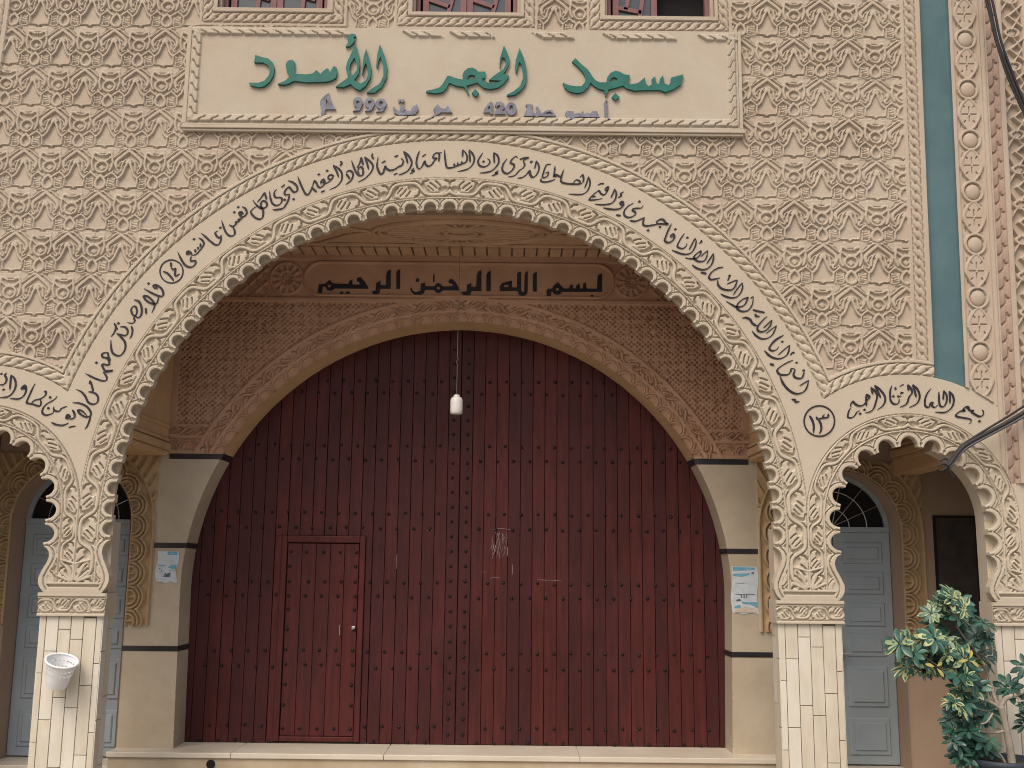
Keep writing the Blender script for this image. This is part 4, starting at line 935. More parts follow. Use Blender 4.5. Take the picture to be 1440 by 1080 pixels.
# carved surround of the side doors
orn = (rd >= DRAD + 0.012) & (bz > 1.545) & (bz < 3.42) & ((bx < -3.935) | (bx > 2.735)) & ((rd < 0.918) | (bz > 2.9) & (np.abs(bx - cd) < 0.92))
t = (rd - DRAD - 0.03) / 0.20; pz = 0.255
ds = sdoor - np.round(sdoor / pz) * pz; dd = np.hypot(ds, (t - 0.05) * 0.20)
rid = np.maximum.reduce([rib(np.abs(dd - 0.155), 0.026, 0.01), rib(np.abs(dd - 0.115), 0.024, 0.01), rib(np.abs(dd - 0.074), 0.024, 0.01), rib(np.abs(ds), 0.016, 0.01) * (dd < .07)])
ho = 0.0 + 0.048 * rid
ho = np.where((t < 0.0) | (t > 1.05), 0.040, ho)
lf = np.abs(np.mod((bx - cd) * np.sign(bx - cd) * 9 - bz * 5, 1) - 0.5); ho = np.where((rd > 0.915), np.where(lf < 0.26, 0.038, 0.008), ho)
Hb = np.where(orn, ho, Hb)
Hb = Hb + 0.0022 * noise2(bx, bz, 0.10, 31) * (bz > 1.5)
regb = np.where((bz > 3.43) & (bx > -3.84) & (bx < 2.67), 0, np.where(orn, 2, np.where((bx > -4.2) & (bx < 3.02) & (rd > DRAD - .02), 1, 3)))
bXs, bZs = snap(bx, bz, sdb, hb)
plainc = None
for rid_, nm, mk in ((0, 'carved_back_wall', 'back'), (1, 'gate_jamb', 'jamb'), (2, 'door_surround', 'orn'), (3, 'bay_wall', 'plain')):
    if rid_ == 0:
        raster_mesh(nm, bXs, bZs, YB - Hb, regb[:-1, :-1] == rid_, MT[mk], porch, sdb, hb, 0.0); continue
    for s_ in (bx[:-1, :-1] < -0.6, bx[:-1, :-1] >= -0.6): raster_mesh(nm, bXs, bZs, YB - Hb, (regb[:-1, :-1] == rid_) & s_, MT[mk], porch, sdb, hb, 0.0)
def arc_reveal(cx, cz, r, zlow, dxl, y0, y1, za, zb, m, name, n=90, side=0):
    """inner lining of an arched opening between heights za and zb"""
    pts = []
    for i in range(n + 1):
        a = -math.pi / 2 + math.pi * i / n; pts.append((cx + r * math.sin(a), cz + r * math.cos(a)))
    pts = [(cx - dxl, zlow)] + pts + [(cx + dxl, zlow)]
    mb = MB()
    dense = []
    for (x0, z0), (x1, z1) in zip(pts[:-1], pts[1:]):
        m_ = max(1, int(abs(z1 - z0) / 0.05))
        for j in range(m_): dense.append((x0 + (x1 - x0) * j / m_, z0 + (z1 - z0) * j / m_))
    dense.append(pts[-1])
    for (x0, z0), (x1, z1) in zip(dense[:-1], dense[1:]):
        zc = (z0 + z1) / 2
        if za <= zc < zb and (side == 0 or side * ((x0 + x1) / 2 - cx) > 0): mb.add([(x0, y0, z0), (x1, y0, z1), (x1, y1, z1), (x0, y1, z0)], [(0, 1, 2, 3)])
    return mb.build(name, m, porch, smooth=False)
arc_reveal(GX, GZ, GR, 0.2, GR - 0.03, YB - 0.030, 2.06, 3.43, 9, MT['soffit'], 'arch_soffit')
for s in (-1, 1): arc_reveal(GX, GZ, GR, 0.2, GR - 0.03, YB - 0.002, 2.06, 0, 3.43, MT['jamb'], 'jamb_reveal', 90, s)
for c in (DL, DR):
    arc_reveal(c, DZ, DRAD, 0.0, DRAD, YB - 0.02, 1.98, 0, 9, MT['plain'], 'door_reveal', 40)
# black tile courses on the jambs and into the reveal
def edge(z): return math.sqrt(GR ** 2 - (z - GZ) ** 2) if z > GZ else GR - 0.03 * min(1, (GZ - z) / 1.6)
for z0, z1, xl_, xr_ in ((3.366, 3.428, -3.822, 2.652), (2.382, 2.438, -3.925, 2.74), (1.275, 1.330, -4.195, 2.93)):
    e0, e1 = edge(z0), edge(z1)
    for s, xe in ((-1, xl_), (1, xr_)):
        mb = MB()
        mb.prism([(xe, z0), (GX + s * (e0 - 0.004), z0), (GX + s * (e1 - 0.004), z1), (xe, z1)], YB - 0.006, YB + 0.01)
        mb.prism([(GX + s * (e0 + .02), z0), (GX + s * (e0 - 0.007), z0), (GX + s * (e1 - 0.007), z1), (GX + s * (e1 + .02), z1)], YB + 0.0, 1.999)
        mb.build('black_tile_course', MT['blacktile'], porch)
# transverse beams, ceiling, end walls
for i, (x0, x1, face) in enumerate(((-4.31, -3.835, 1), (2.665, 3.12, -1), (4.26, 4.53, -1))):
    mb = MB(); mb.box(x0, x1, 0.252, YB - 0.002, 3.40 if i < 2 else 3.27, 5.779)
    xf = x1 if face > 0 else x0
    for z0, z1, p in ((3.400, 3.445, 0.010), (3.455, 3.53, 0.034), (3.55, 3.585, 0.022), (3.70, 3.735, 0.018)):
        mb.box(min(xf, xf + face * p), max(xf, xf + face * p), 0.253, YB - 0.046, z0, z1)
    o = mb.build('transverse_beam', MT['soffit'], porch); bevel(o, 0.008)
mb = MB(); mb.box(-4.31, 3.12, 0.2505, 2.09, 5.780, 5.975)
n = 46
for i in range(n):
    x = -3.82 + 6.48 * (i + 0.5) / n; mb.box(x - 0.060, x + 0.060, 1.27, YB - 0.047, 5.735 + 0.0, 5.7795)
mb.build('porch_ceiling', MT['ceil'], porch)
mb = MB(); zc = 5.766; cy = 0.78; cx = -0.57
a = np.linspace(0, 2 * math.pi, 61)
for s in (1.0, 0.93):
    mb.tube([(cx + s * 0.95 * math.copysign(abs(math.cos(t)) ** 1.25, math.cos(t)), cy + s * 0.40 * math.sin(t), zc) for t in a], 0.026, 6, cap=False)
mb.tube([(cx + 0.17 * math.cos(t), cy + 0.12 * math.sin(t), zc) for t in a], 0.026, 6, cap=False)
mb.tube([(cx + 0.26 * math.cos(t), cy + 0.17 * math.sin(t), zc) for t in a], 0.026, 6, cap=False)
for i in range(28):
    t = 2 * math.pi * (i + 0.5) / 28; e = 0.88
    mb.tube([(cx + 0.27 * math.cos(t), cy + 0.18 * math.sin(t), zc), (cx + e * 0.9 * math.cos(t) * (0.75 + 0.25 * abs(math.cos(t))), cy + e * 0.37 * math.sin(t), zc)], 0.020, 6)
for sx in (-1, 1):
    mb.tube([(cx + sx * 0.95, cy, zc), (cx + sx * 1.25, cy + 0.12, zc), (cx + sx * 1.6, cy + 0.42, zc)], 0.018, 6); mb.tube([(cx + sx * 0.95, cy, zc), (cx + sx * 1.35, cy - 0.2, zc), (cx + sx * 1.9, cy - 0.4, zc)], 0.018, 6)
    mb.tube([(cx + sx * 0.0, cy + 0.42, zc), (cx + sx * 0.6, cy + 0.46, zc), (cx + sx * 1.6, cy + 0.45, zc), (cx + sx * 2.9, cy + 0.45, zc)], 0.02, 6)
mb.build('ceiling_rosette', MT['ceil'], porch)
for a_, b_ in ((-5.75, -4.312), (3.122, 4.258), (4.532, 5.6)):
    mb = MB(); mb.box(a_, b_, 0.2505, 2.09, 4.10, 4.30); mb.build('bay_ceiling', MT['plain'], porch)
for q in ((-9, 9, 2.10, 2.5, -0.1, 9.4), (-6.5, -5.735, 0.2505, 2.099, -0.1, 5.97), (5.54, 6.4, 1.551, 2.099, -0.1, 5.97)):
    mb = MB(); mb.box(*q); mb.build('end_wall', MT['plain'], porch)
# sill and thresholds
mb = MB(); mb.box(-4.19, 2.935, 1.36, 2.02, 0.001, 0.212); o = mb.build('step', MT['stone'], porch); bevel(o, 0.006)
mb = MB()
for a_, b_ in ((-4.20, -2.9), (-2.897, -1.3), (-1.297, 0.75), (0.753, 2.945)): mb.box(a_, b_, 1.335, 2.03, 0.2125, 0.268)
o = mb.build('sill', MT['sill'], porch); bevel(o, 0.008)
for a_, b_ in ((-5.73, -4.192), (2.937, 4.62)):
    mb = MB(); mb.box(a_, b_, 1.42, 2.02, 0.001, 0.110); o = mb.build('threshold', MT['sill'], porch); bevel(o, 0.006)
mb = MB(); mb.lathe([(0.046, -0.010), (0.046, 0.006), (0.037, 0.006), (0.034, 0.001), (0.0, 0.001)], (-3.104, 1.358, 0.150), 18, axis=(0, -1, 0))
mb.build('drain_rim_shade_disc', MT['dark'], porch)  # pipe rim closed by a flat black disc that paints the hole's shade

# black inscription in the frieze
KUFI = [
 (430, 370, 6.545, "112,260 120,197 150,195 185,188 218,155 255,188 392,195 402,165 430,150 430,197 470,200 505,196 490,176 468,166 475,138 505,130 540,165 577,225 575,237 265,234 255,245 225,257 195,245 180,218 158,214 150,275 125,277/" + circ(217, 212, 14, n=8)),
 (430, 370, 6.545, "315,265 345,263 345,292 318,290"), (430, 370, 6.545, "370,263 405,263 405,292 370,292"),
 (430, 370, 6.545, "650,185 688,165 688,205 740,205 740,110 755,75 782,60 782,237 688,238 680,270 665,288 625,288 608,262 645,255"),
 (430, 370, 6.545, "835,95 845,70 868,60 868,238 835,238"),
 (430, 370, 6.545, "962,235 975,225 985,255 1010,268 1055,255 1060,190 1100,180 1100,212 1180,215 1200,190 1220,183 1245,195 1260,215 1350,212 1352,196 1312,180 1318,155 1345,145 1380,175 1422,252 1260,252 1235,275 1200,272 1180,248 1100,247 1085,280 1045,297 1000,292 970,265/" + circ(1220, 232, 14, n=8)),
 (430, 370, 6.545, "1012,150 1030,140 1048,155 1040,172 1018,172"), (430, 370, 6.545, "1172,110 1185,105 1185,170 1172,180"),
 (640, 370, 6.545, "110,200 150,185 150,220 195,220 200,110 215,80 242,65 242,258 150,258 135,300 100,308 48,268 108,262"),
 (640, 370, 6.545, "288,110 305,85 328,70 328,258 288,258"),
 (640, 370, 6.545, "410,210 430,185 525,160 525,225 570,225 570,100 585,82 608,80 608,240 615,265 635,265 640,110 650,85 668,72 668,260 655,290 625,302 590,295 572,258 410,258/450,205 490,200 490,222 450,222"),
 (640, 370, 6.545, "715,110 728,90 752,82 752,262 715,262"),
 (640, 370, 6.545, "840,255 855,238 895,235 900,215 945,175 985,220 1000,235 1050,235 1055,205 1080,195 1085,235 1110,235 1115,205 1145,190 1148,235 1175,235 1180,190 1200,175 1210,235 1305,238 1312,120 1325,105 1352,98 1352,265 985,265 970,285 935,292 905,280 893,262 882,264 880,320 845,320/" + circ(940, 243, 14, n=8)),
 (640, 370, 6.545, "1250,292 1272,292 1272,330 1250,330"),
]
letters('frieze_lettering', KUFI, YB - 0.021, 0.006, MT['ink'], porch, 1)

# ------------------------------------------------------------------ the gate
gate = thing('entrance_gate', 'huge dark red arched wooden gate studded with iron nails, with a small wicket door', 'gate', (GX, 2.0, 0.27))
YG = 2.0; PW = 0.1395
WX0, WX1, WZ0, WZ1 = -2.585, -1.665, 0.30, 2.515
studs = []
lv = []
for side in (-1, 1):
    mb = MB(); r = random.Random(4 + side)
    for i in range(23):
        xa, xb = sorted((GX + side * (0.004 + PW * i), GX + side * (PW * (i + 1))))
        xm = max(abs(xa - GX), abs(xb - GX)) if i else PW
        inner = min(abs(xa - GX), abs(xb - GX))
        zt_ = GZ + math.sqrt(max((GR + 0.12) ** 2 - min(inner, GR + .1) ** 2, 0.01))
        mi = r.choice((0, 0, 1, 2)) if side < 0 else r.choice((0, 1, 2, 2))
        if i == 0: mi = 2
        dy = r.uniform(-0.003, 0.003) - (0.012 if i == 0 else 0)
        y = YG + dy
        if side < 0 and xb > WX0 - 0.01 and xa < WX1 + 0.01:
            mb.box(xa + 0.0014, xb - 0.0014, y, YG + 0.05, WZ1 + 0.03, zt_, mi, 0.0025)
            if xa < WX0 - .02: mb.box(xa + 0.0025, WX0 - 0.02, y, YG + 0.05, 0.275, WZ1 + 0.03, mi, 0.004)
            if xb > WX1 + .02: mb.box(WX1 + 0.02, xb - 0.0025, y, YG + 0.05, 0.275, WZ1 + 0.03, mi, 0.004)
        else:
            mb.box(xa + 0.0010, xb - 0.0010, y, YG + 0.05, 0.275, zt_, mi, 0.0022)
    mb.box(min(GX, GX + side * 3.05), max(GX, GX + side * 3.05), YG + 0.051, YG + 0.07, 0.275, 5.05, 2)
    lv.append(mb.build('gate_leaf', [MT['wood'], MT['wood2'], MT['wood3']], gate))
lv[0]['label'] = 'left gate leaf holding the small wicket door'; lv[1]['label'] = 'right gate leaf with white scratches'
# wicket door
mb = MB(); r = random.Random(3); nb = 5; wv = (WX1 - WX0 - 0.11) / nb
for i in range(nb):
    xa = WX0 + 0.055 + wv * i; mb.box(xa + 0.002, xa + wv - 0.002, YG - 0.010 + r.uniform(-.002, .002), YG + 0.03, WZ0 + 0.05, WZ1 - 0.06, r.choice((0, 0, 1)), 0.003)
wick = mb.build('wicket_door', [MT['wood2'], MT['wood']], gate)
mb = MB()
mb.box(WX0 - 0.018, WX0 + 0.048, YG - 0.030, YG + 0.03, WZ0 - 0.01, WZ1 + 0.028); mb.box(WX1 - 0.048, WX1 + 0.018, YG - 0.030, YG + 0.03, WZ0 - 0.01, WZ1 + 0.028)
mb.box(WX0 + 0.048, WX1 - 0.048, YG - 0.030, YG + 0.03, WZ1 - 0.050, WZ1 + 0.028); mb.box(WX0 + 0.048, WX1 - 0.048, YG - 0.024, YG + 0.03, WZ0 - 0.01, WZ0 + 0.045)
o = mb.build('wicket_frame', MT['wood2'], gate); bevel(o, 0.010)
mb = MB(); mb.tube([(-1.905, YG - 0.010, 1.545), (-1.905, YG - 0.05, 1.545), (-1.900, YG - 0.05, 1.445), (-1.900, YG - 0.010, 1.445)], 0.008, 8); mb.build('handle', MT['steel'], wick)
mb = MB(); mb.box(-1.775, -1.735, YG - 0.020, YG - 0.009, 1.500, 1.540); mb.lathe([(0.010, 0), (0.009, 0.004), (0, 0.004)], (-1.755, YG - 0.020, 1.52), 10, axis=(0, -1, 0)); o = mb.build('lock', MT['steel'], wick); bevel(o, 0.003)
# iron nails
mb = MB(); mb.lathe([(0.019, 0.0), (0.0185, 0.006), (0.012, 0.015), (0.0, 0.019)], (0, 0, 0), 8, axis=(0, -1, 0))
sm = bpy.data.meshes.new('stud'); sm.from_pydata(mb.v, [], mb.f); sm.update(); sm.materials.append(MT['stud'])
sm.polygons.foreach_set('use_smooth', np.ones(len(sm.polygons), bool))
rows = [4.344, 4.20, 3.583, 3.418, 2.805, 2.636, 2.028, 1.87, 1.26, 1.09, 0.455, 0.295]
pos = {-1: [], 1: []}
rr_ = random.Random(9)
for side in (-1, 1):
    for j, z in enumerate(rows):
        for i in range(16):
            x = 0.235 + 0.191 * i + (0.095 if (j % 2 == 0) == (side > 0) else 0.0)
            if x > edge(z) - 0.10: continue
            X_ = GX + side * x
            inw = side < 0 and WX0 - 0.03 < X_ < WX1 + 0.03
            if inw and z < WZ1 + 0.05: continue
            pos[side].append((X_ + rr_.uniform(-.006, .006), YG - 0.001, z + rr_.uniform(-.008, .008)))
    z = 0.38
    while z < 4.85:
        pos[side].append((GX + side * 0.082 + rr_.uniform(-.004, .004), YG - 0.012, z)); z += 0.167
wp = []
for z in (2.36, 2.20, 2.03, 1.87, 1.72, 1.50, 1.275, 1.12, 0.90, 0.68, 0.43): wp += [(WX0 + 0.085, z), (WX1 - 0.085, z)]
for z in (2.36, 2.03, 1.87, 1.275, 1.12, 0.43):
    for i in range(1, 4): wp.append((WX0 + 0.085 + (WX1 - WX0 - 0.17) * (i + (0.15 if z in (2.03, 1.12) else 0)) / 4, z))
for x, z in wp:
    o = bpy.data.objects.new('stud', sm); C.objects.link(o); o.parent = wick
    o.matrix_parent_inverse = Matrix.Translation(-parent_loc(wick)); o.location = (x + rr_.uniform(-.006, .006), YG - 0.0105, z)
for side, leaf in zip((-1, 1), lv):
    ps = sorted(pos[side], key=lambda p: p[2])
    for p in ps[:100]:
        o = bpy.data.objects.new('stud', sm); C.objects.link(o); o.parent = leaf
        o.matrix_parent_inverse = Matrix.Translation(-parent_loc(leaf)); o.location = p
    rest = ps[100:]
    if rest:
        mb = MB()
        for p in rest: mb.lathe([(0.019, 0.0), (0.0185, 0.006), (0.012, 0.015), (0.0, 0.019)], p, 8, axis=(0, -1, 0))
        o = mb.build('upper_studs', MT['stud'], leaf, True); o['kind'] = 'stuff'
# scratches
mb = MB(); rs_ = random.Random(21); yk = YG - 0.0045
def px_line(pts, wd):
    p = P(*np.array(pts, float).T, YG)
    q = catmull(p[:, [0, 2]], 4); mb_l = []
    for i in range(len(q) - 1):
        d = Vector(q[i + 1] - q[i]); 
        if d.length < 1e-5: continue
        n_ = Vector((-d.y, d.x)).normalized() * wd / 2
        a_, b_ = Vector(q[i]), Vector(q[i + 1])
        mb.prism([(a_.x - n_.x, a_.y - n_.y), (b_.x - n_.x, b_.y - n_.y), (b_.x + n_.x, b_.y + n_.y), (a_.x + n_.x, a_.y + n_.y)], yk - rs_.uniform(0, .002), YG + 0.002)
for i in range(30):
    x = 690 + rs_.uniform(0, 24); y = 744 + rs_.uniform(0, 28); L = rs_.uniform(4, 16)
    px_line([(x, y), (x + rs_.uniform(-1, 1), y + L * .5), (x + rs_.uniform(-3, 2), y + L)], rs_.uniform(.002, .007))
for a_ in ([(692, 745), (704, 743), (718, 745)], [(701, 750), (702, 765), (699, 782)], [(703, 748), (697, 768), (692, 786)], [(700, 772), (702, 778), (703, 785)], [(720, 793), (721, 802), (720, 808)], [(690, 813), (697, 812), (703, 813)], [(756, 815), (770, 816), (790, 817)], [(600, 746), (604, 745), (608, 746)], [(678, 804), (681, 803), (683, 806)], [(558, 780), (558, 792), (558, 800)]):
    px_line(a_, 0.006)
mb.build('scratches', MT['scratch'], lv[1])['kind'] = 'stuff'

# ------------------------------------------------------------------ blue side doors
def side_door(c, label, slot):
    t = thing('side_door', label, 'door', (c, 1.9, 0.11), 'blue doors of the side arches')
    for s in (-1, 1):
        x0, x1 = sorted((c + s * 0.004, c + s * 0.642))
        mb = MB(); mb.box(x0, x1, 1.90, 1.94, 0.125, 2.64)
        for z0, z1 in ((0.22, 0.62), (0.73, 1.17), (1.27, 1.52), (1.60, 1.86), (1.95, 2.20), (2.29, 2.53)):
            a, b = x0 + 0.10, x1 - 0.09
            mb.box(a, b, 1.884, 1.90, z0, z1, 0, 0.012); mb.box(a + 0.05, b - 0.05, 1.868, 1.885, z0 + 0.05, z1 - 0.05, 0, 0.012)
        o = mb.build('door_leaf', MT['blue'], t); bevel(o, 0.004)
        if slot and s < 0:
            mb = MB(); mb.box(c - 0.36, c - 0.06, 1.862, 1.872, 1.405, 1.455); mb.build('letter_slot', MT['dark'], o)
    mb = MB(); mb.box(c - 0.645, c + 0.645, 1.885, 1.95, 2.642, 2.70)
    arc_strip(mb, c, DZ, 0.595, 0.648, 1.90, 1.945, -math.pi / 2 + .05, math.pi / 2 - .05, 40)
    mb.build('fanlight_frame', MT['blue'], t)
    mb = MB(); mb.prism([(c + 0.6 * math.cos(a), DZ + 0.03 + 0.57 * math.sin(a)) for a in np.linspace(0, math.pi, 30)], 1.93, 1.94); mb.build('fanlight_glass', MT['dark'], t)
    mb = MB()
    for r in (0.20, 0.40): mb.tube([(c + r * math.cos(a), 1.918, DZ + 0.04 + r * math.sin(a)) for a in np.linspace(0, math.pi, 30)], 0.0065, 6)
    for a in np.linspace(0, math.pi, 8)[1:-1]: mb.tube([(c, 1.918, DZ + 0.04), (c + 0.6 * math.cos(a), 1.918, DZ + 0.04 + 0.57 * math.sin(a))], 0.0055, 6)
    mb.build('fanlight_grille', MT['steel'], t)
    mb = MB(); mb.box(c + 0.012, c + 0.055, 1.860, 1.869, 1.15, 1.40, 0); mb.tube([(c + 0.034, 1.862, 1.31), (c + 0.034, 1.815, 1.31), (c + 0.15, 1.812, 1.305)], 0.009, 8)
    mb.build('handle', MT['steel'], t)
side_door(DL, 'blue double door under the left side arch, with a black letter slot', True)
side_door(DR, 'blue double door under the right side arch, with a steel lever handle', False)

# ------------------------------------------------------------------ notice board, posters, lamp
t = thing('notice_board', 'blank dark slate board on the wall inside the right side arch', 'board', (4.91, 1.58, 1.95))
mb = MB(); mb.box(4.70, 5.13, 1.580, 1.597, 1.55, 2.80); mb.build('board_face', MT['board'], t)
mb = MB(); mb.box(4.675, 4.70, 1.572, 1.5975, 1.525, 2.825); mb.box(5.13, 5.155, 1.572, 1.5975, 1.525, 2.825); mb.box(4.70, 5.13, 1.572, 1.5975, 2.80, 2.825); mb.box(4.70, 5.13, 1.572, 1.5975, 1.525, 1.55); mb.build('board_frame', MT['dark'], t)
def poster(label, x0, x1, z0, z1, patches):
    t = thing('poster', label, 'poster', ((x0 + x1) / 2, YB, z0), 'worn posters on the gate jambs')
    n = 14; vs, fs = [], []
    for j in range(n + 1):
        for i in range(n + 1):
            u_, v_ = i / n, j / n
            e = 0.012 * math.sin(7 * v_ + x0) * (abs(u_ - .5) > .49); 
            vs.append((x0 + (x1 - x0) * u_ + e, YB - 0.0045 - 0.0025 * math.sin(9 * u_ + 5 * v_) ** 2, z0 + (z1 - z0) * v_ + (0.01 * math.sin(11 * u_) if j == 0 else 0)))
    fs = [(j * (n + 1) + i, j * (n + 1) + i + 1, (j + 1) * (n + 1) + i + 1, (j + 1) * (n + 1) + i) for j in range(n) for i in range(n)]
    mb = MB(); mb.add(vs, fs); o = mb.build('paper', MT['paper'], t, True)
    nm = {'paperblue': 'blue_print', 'paperdark': 'dark_print', 'papertan': 'torn_patch'}
    for k_, (m_, poly) in enumerate(patches):
        mb = MB(); mb.prism([(x0 + (x1 - x0) * a, z0 + (z1 - z0) * b) for a, b in poly], YB - 0.0078 - 0.0003 * k_, YB - 0.0045)
        mb.build(nm[m_], MT[m_], t)
rect = lambda a, b, c_, d: [(a, b), (c_, b), (c_, d), (a, d)]
poster('small torn blue and white poster on the left gate jamb', -3.885, -3.655, 2.01, 2.345, [('paperblue', rect(.5, .88, .97, .99)), ('paperblue', rect(.05, .53, .4, .56)), ('paperblue', [(.55, .47), (.95, .40), (.96, .56), (.7, .56)]), ('paperdark', [(.36, .17), (.66, .17), (.72, .32), (.58, .29), (.52, .25), (.44, .31)]), ('paperdark', rect(.12, .42, .2, .45)), ('paperdark', rect(.25, .35, .29, .40)), ('paperdark', rect(.6, .36, .95, .375)), ('papertan', rect(.1, .12, .3, .135)), ('papertan', rect(.0, .0, .4, .03))])
poster('larger torn blue and white poster on the right gate jamb', 2.43, 2.715, 1.74, 2.245, [('paperblue', [(.06, .9), (.9, .93), (.95, .98), (.06, .99)]), ('paperblue', [(.06, .80), (.4, .78), (.7, .82), (.7, .86), (.06, .84)]), ('paperdark', rect(.78, .84, .88, .88)), ('paperdark', rect(.15, .64, .5, .65)), ('paperdark', rect(.14, .40, .9, .412)), ('paperdark', rect(.35, .33, .39, .39)), ('paperdark', rect(.45, .33, .49, .39)), ('paperdark', rect(.55, .33, .58, .39)), ('paperdark', [(.14, .28), (.3, .31), (.44, .22), (.36, .27), (.16, .26)]), ('paperblue', [(.36, .25), (.95, .24), (.98, .12), (.7, .2), (.4, .21)]), ('paperblue', [(.08, .14), (.3, .19), (.34, .13), (.1, .11)]), ('papertan', [(.1, .02), (.95, .02), (.92, .1), (.5, .14), (.1, .08)])])

t = thing('hanging_lamp', 'white jar-shaped lamp hanging on a thin cord in front of the gate', 'lamp', (-0.592, 1.0, 3.82))
lx, ly = -0.592, 1.0
mb = MB(); mb.lathe([(0.0, 3.818), (0.055, 3.818), (0.064, 3.826), (0.067, 3.86), (0.068, 3.94), (0.066, 3.972), (0.055, 3.996), (0.034, 4.006), (0.030, 4.012), (0.032, 4.026), (0.0, 4.028)], (lx, ly, 0), 28)
mb.build('lamp_shade', MT['lamp'], t, True)
mb = MB(); mb.tube([(lx + .004, ly, 5.78), (lx + .002, ly, 5.0), (lx, ly, 4.45), (lx + .012, ly, 4.42), (lx - .01, ly, 4.39), (lx, ly, 4.36), (lx, ly, 4.027)], 0.0035, 6); mb.build('cord', MT['grout'], t)

# ------------------------------------------------------------------ plastic basket on the left column
t = thing('waste_basket', 'small white plastic basket tied crooked to the left column', 'basket', (-4.15, -0.2, 1.05))
ax = Vector((0.26, -0.30, 0.92)).normalized()
bc = Vector((-4.170, -0.135, 1.085)); rot = Vector((0, 0, 1)).rotation_difference(ax).to_matrix()
mb = MB(); nu, nv, Lb = 44, 9, 0.255
def bp_(i, v, inn=0):
    a = 2 * math.pi * i / nu; r = 0.088 + (0.138 - 0.088) * (v ** 0.9) - inn
    return bc + rot @ Vector((r * math.cos(a), r * math.sin(a), Lb * v))
vsteps = [0, .16, .2, .36, .40, .56, .60, .76, .80, .95, 1.0]
for i in range(nu):
    for j in range(len(vsteps) - 1):
        if j in (5, 7) and i % 2 == 0: continue
        q = [bp_(i, vsteps[j]), bp_(i + 1, vsteps[j]), bp_(i + 1, vsteps[j + 1]), bp_(i, vsteps[j + 1])]
        p = [bp_(i, vsteps[j], .003), bp_(i + 1, vsteps[j], .003), bp_(i + 1, vsteps[j + 1], .003), bp_(i, vsteps[j + 1], .003)]
        mb.add(q + p, [(0, 1, 2, 3), (7, 6, 5, 4), (1, 5, 6, 2), (4, 0, 3, 7)])
o = mb.build('basket_wall', MT['white'], t)
mb = MB(); mb.lathe([(0.0, 0.002), (0.084, 0.002), (0.090, 0.010), (0.092, 0.03), (0.085, 0.03), (0.084, 0.012), (0.0, 0.010)], bc, 36, axis=ax); mb.build('basket_base', MT['white'], t, True)
mb = MB(); mb.tube([bc + rot @ Vector((0.141 * math.cos(a), 0.141 * math.sin(a), Lb)) for a in np.linspace(0, 2 * math.pi, 45)], 0.011, 8, cap=False); mb.build('basket_rim', MT['white'], t, True)

# ------------------------------------------------------------------ cables
def wire(mb, pts, rad): mb.tube([tuple(v) for v in catmull(np.array(pts, float), 8)], rad, 8)
t = thing('power_cables', 'two black cables sagging down across the carved pilaster at the top right corner', 'cable', (5.0, -0.3, 7.5))
yc = -0.35
pp = lambda l, Y=yc: [tuple(P(x, y, Y)) for x, y in l]
mb = MB(); wire(mb, pp([(1372, -60), (1389, 0), (1401, 55), (1416, 95), (1430, 130), (1445, 165), (1480, 235), (1530, 300)]) + [(6.6, -0.1, 5.6), (7.6, 0.09, 5.4)], 0.020)
wire(mb, pp([(1376, -60), (1395, 0), (1407, 55), (1421, 95), (1434, 128), (1448, 160), (1484, 228), (1534, 294)], yc - 0.02) + [(6.6, -0.12, 5.64), (7.6, 0.09, 5.43)], 0.013); mb.build('thick_cable', MT['cable'], t, True)
mb = MB(); wire(mb, pp([(1366, -60), (1386, 0), (1400, 55), (1412, 95), (1427, 132), (1442, 165), (1470, 235), (1515, 310)], yc - .05) + [(6.5, -0.12, 5.5), (7.6, 0.09, 5.36)], 0.010); mb.build('thin_cable', MT['cable'], t, True)
t = thing('cable_bundle', 'bundle of grey and black cables running from the right edge into the right side arch', 'cable', (4.6, -0.1, 3.4))
yc = -0.14
mb = MB(); wire(mb, pp([(1333, 656), (1341, 645), (1352, 631), (1366, 621), (1392, 607), (1420, 592), (1445, 577), (1500, 545), (1560, 505)]) + [(7.2, 0.09, 4.85)], 0.020); wire(mb, pp([(1330, 654), (1340, 641), (1352, 627), (1366, 617), (1392, 601), (1420, 584), (1446, 567), (1500, 532), (1560, 490)], yc - .03) + [(7.2, 0.09, 4.95)], 0.011)
mb.build('black_cable', MT['cable'], t, True)
mb = MB(); wire(mb, pp([(1336, 658), (1345, 645), (1355, 634), (1368, 625), (1392, 612), (1420, 597), (1445, 583), (1500, 553), (1560, 515)], yc - .02) + [(7.2, 0.09, 4.80)], 0.012); mb.build('grey_cable', MT['cable2'], t, True)
mb = MB()
for q in ([(1333, 656), (1326, 652), (1320, 656)], [(1334, 656), (1338, 668), (1344, 672)], [(1333, 655), (1328, 660), (1322, 662), (1319, 660)], [(1335, 650), (1330, 645), (1322, 648)]): wire(mb, pp(q, -0.06), 0.010)
mb.build('frayed_ends', MT['cable'], t, True)

